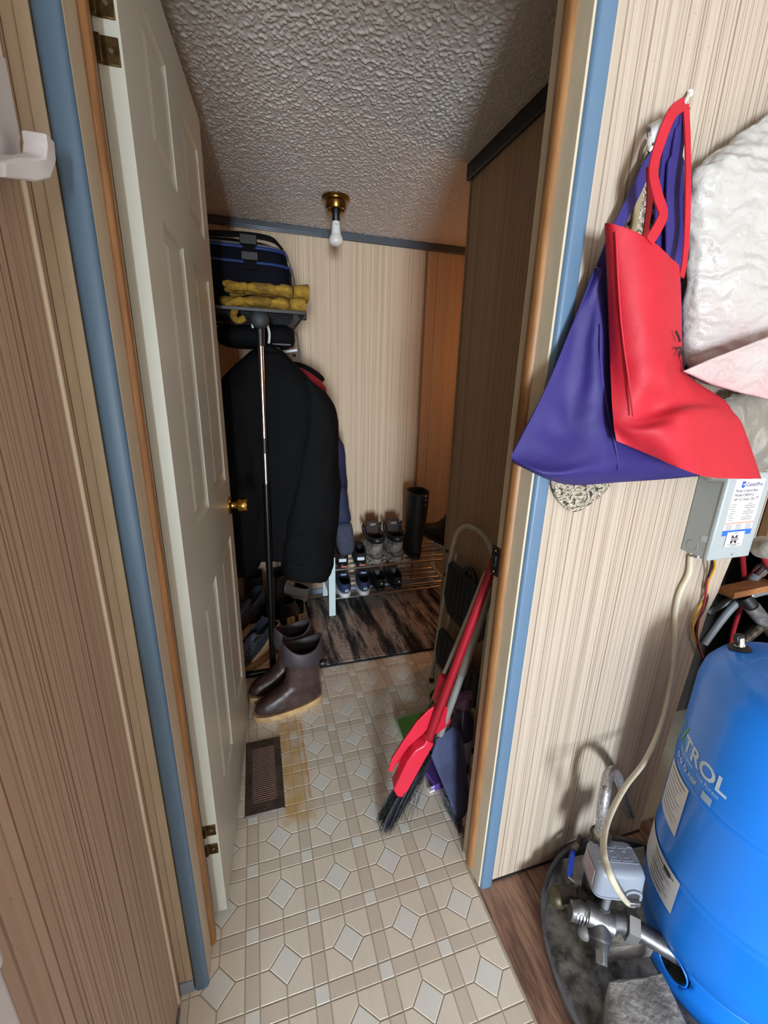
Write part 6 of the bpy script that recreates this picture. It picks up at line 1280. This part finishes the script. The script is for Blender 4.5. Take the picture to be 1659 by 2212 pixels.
for pts in ([(0.6616, 0.5735, 1.4308), (0.6741, 0.5770, 1.4233), (0.6839, 0.5810, 1.4170)], [(0.6678, 0.5720, 1.4041), (0.6877, 0.5800, 1.4070), (0.6834, 0.5765, 1.3935)], [(0.6877, 0.5800, 1.4070), (0.7062, 0.5870, 1.3950)], [(0.6971, 0.5835, 1.4004), (0.7169, 0.5900, 1.3790)]):
    ink.ribbon(smoothpath([tuple(Vector(p) + Vector((0, -0.004, 0))) for p in pts], 4), 0.0032, (-0.5, -1, 0), 0.0006)
ink.build('black_writing', mat('black_marker', (26, 18, 24), 0.6), rb_)

# white woven sack
SACK = bpy.data.materials.new('white_woven_sack'); SACK.use_nodes = True
nt = SACK.node_tree; N = nt.nodes; L = nt.links; b = N['Principled BSDF']; b.inputs['Roughness'].default_value = 0.45
g = N.new('ShaderNodeNewGeometry'); n1 = N.new('ShaderNodeTexNoise'); n1.inputs['Scale'].default_value = 9.0; n1.inputs['Detail'].default_value = 4.0; L.new(g.outputs['Position'], n1.inputs['Vector'])
spx = N.new('ShaderNodeSeparateXYZ'); L.new(g.outputs['Position'], spx.inputs[0])
mr = N.new('ShaderNodeMapRange'); mr.inputs['From Min'].default_value = 1.62; mr.inputs['From Max'].default_value = 1.30; L.new(spx.outputs[2], mr.inputs['Value'])
mu = N.new('ShaderNodeMath'); mu.operation = 'MULTIPLY'; L.new(mr.outputs[0], mu.inputs[0]); L.new(n1.outputs['Fac'], mu.inputs[1])
rp = N.new('ShaderNodeValToRGB'); rp.color_ramp.elements[0].position = 0.20; rp.color_ramp.elements[0].color = lin((184, 181, 176)); rp.color_ramp.elements[1].position = 0.62; rp.color_ramp.elements[1].color = lin((196, 132, 140))
L.new(mu.outputs[0], rp.inputs['Fac']); L.new(rp.outputs['Color'], b.inputs['Base Color'])
wv = N.new('ShaderNodeTexWave'); wv.bands_direction = 'Z'; wv.inputs['Scale'].default_value = 11.0; wv.inputs['Distortion'].default_value = 9.0; wv.inputs['Detail'].default_value = 4.0; wv.inputs['Detail Scale'].default_value = 1.6; L.new(g.outputs['Position'], wv.inputs['Vector'])
bp = N.new('ShaderNodeBump'); bp.inputs['Strength'].default_value = 0.35; bp.inputs['Distance'].default_value = 0.008; L.new(wv.outputs['Fac'], bp.inputs['Height']); L.new(bp.outputs[0], b.inputs['Normal'])
ws = thing('woven_sack', 'white woven plastic sack with faded pink print hung right of the red bag', 'sack', (0.8436, 0.6200, 1.5344))
rows = [((0.7026, 0.6400, 1.6787), (1.0460, 0.6400, 1.7787), 0.012, 0.012)]
rows = [
 ((0.7654, 0.6450, 1.7254), (0.9647, 0.6450, 1.8584), 0.006, 0.006), ((0.7259, 0.6400, 1.7004), (1.0147, 0.6400, 1.8137), 0.020, 0.014), ((0.6939, 0.6320, 1.6744), (1.0669, 0.6320, 1.7578), 0.034, 0.025), ((0.7157, 0.6400, 1.6178), (1.1014, 0.6220, 1.6581), 0.040, 0.020),
 ((0.7412, 0.6400, 1.5295), (1.1359, 0.6120, 1.5583), 0.048, 0.020), ((0.7645, 0.6400, 1.4402), (1.1778, 0.6060, 1.4600), 0.050, 0.020), ((0.7793, 0.6380, 1.3843), (1.2074, 0.6040, 1.3989), 0.046, 0.020), ((0.7942, 0.6380, 1.3665), (1.2368, 0.6060, 1.3532), 0.036, 0.020), ((0.8358, 0.6120, 1.3475), (1.2704, 0.6120, 1.3147), 0.022, 0.020)]
MB().loft(tight(slab(rows, 26))).build('body', SACK, ws, sub=3, disp=0.022, dscale=0.045)
fp_ = [(0.7014, 0.5720, 1.3704), (0.7279, 0.5480, 1.3903), (0.7729, 0.5400, 1.4083), (0.8227, 0.5360, 1.4276), (0.8824, 0.5360, 1.4475), (0.9542, 0.5450, 1.3250), (0.8785, 0.5450, 1.3287), (0.8173, 0.5520, 1.3384), (0.7606, 0.5620, 1.3509)]
MB().prism(fp_, (0, 0.006, 0)).build('bottom_fold', SACK, ws, bevel=0.002)
# clear plastic bag under the red bag
CLR = mat('clear_film', (186, 182, 170), 0.18, var=0.1, vscale=12, trans=0.55, spec=0.6, bump=0.6, bscale=30)
cg = thing('plastic_bag', 'crumpled clear plastic bag behind the bottom of the red bag', 'bag', (0.9704, 0.6400, 1.2434))
MB().loft(slab([((0.9028, 0.6550, 1.3432), (1.0694, 0.6550, 1.3392), 0.01, 0.01), ((0.9275, 0.6500, 1.2903), (1.1079, 0.6500, 1.2911), 0.02, 0.02), ((0.9141, 0.6450, 1.2337), (1.1260, 0.6450, 1.2308), 0.024, 0.024), ((0.8811, 0.6450, 1.1757), (1.1192, 0.6450, 1.1838), 0.02, 0.02), ((0.9288, 0.6450, 1.1518), (1.0124, 0.6450, 1.1505), 0.012, 0.012)], 20)).build('film', CLR, cg, sub=2, disp=0.022, dscale=0.03)

# ---- left wall: white hook and the white bin below
wh_ = thing('wall_hook', 'large white plastic hook stuck on the left panelling', 'hook', (-0.225, 0.60, 1.50))
MB().prism([(-0.2360, 0.6297, 1.6509), (-0.2360, 0.6708, 1.6628), (-0.2360, 0.6713, 1.5910), (-0.2360, 0.6569, 1.5655), (-0.2360, 0.5883, 1.5359)], (-0.005, 0, 0)).build('back_plate', mat('hook_white', (222, 222, 226), 0.45), wh_, bevel=0.0015)
arm = [[(-0.2260, 0.5643, 1.5296), (-0.2260, 0.5577, 1.5142)], [(-0.2220, 0.5871, 1.5428), (-0.2220, 0.5804, 1.5218)], [(-0.2140, 0.6063, 1.5511), (-0.2140, 0.5974, 1.5269)], [(-0.2080, 0.6163, 1.5577), (-0.2080, 0.6200, 1.5386)], [(-0.2050, 0.6177, 1.5685), (-0.2050, 0.6372, 1.5622)], [(-0.2030, 0.6127, 1.5773), (-0.2030, 0.6349, 1.5803)]]
rings = []
for a, b_ in arm:
    a, b_ = Vector(a), Vector(b_); wd = Vector((0.011, 0.0, 0)); rings.append([a - wd, a + wd, b_ + wd, b_ - wd])
MB().loft(rings).build('hook_arm', mat('hook_white', (222, 222, 226), 0.45), wh_, bevel=0.002)
wb = thing('white_board', 'white plastic board standing against the left panelling, mostly out of frame', 'board', (-0.228, 0.0, 0.0))
MB().boxb((-0.2400, -0.35, 0.001), (-0.2170, 0.287, 0.905)).build('panel', mat('soft_white_plastic', (214, 214, 212), 0.5), wb, bevel=0.006, seg=3)
MB().boxb((-0.2405, -0.355, 0.890), (-0.2155, 0.289, 0.908)).build('edge_cap', MATS['soft_white_plastic'], wb, bevel=0.004)
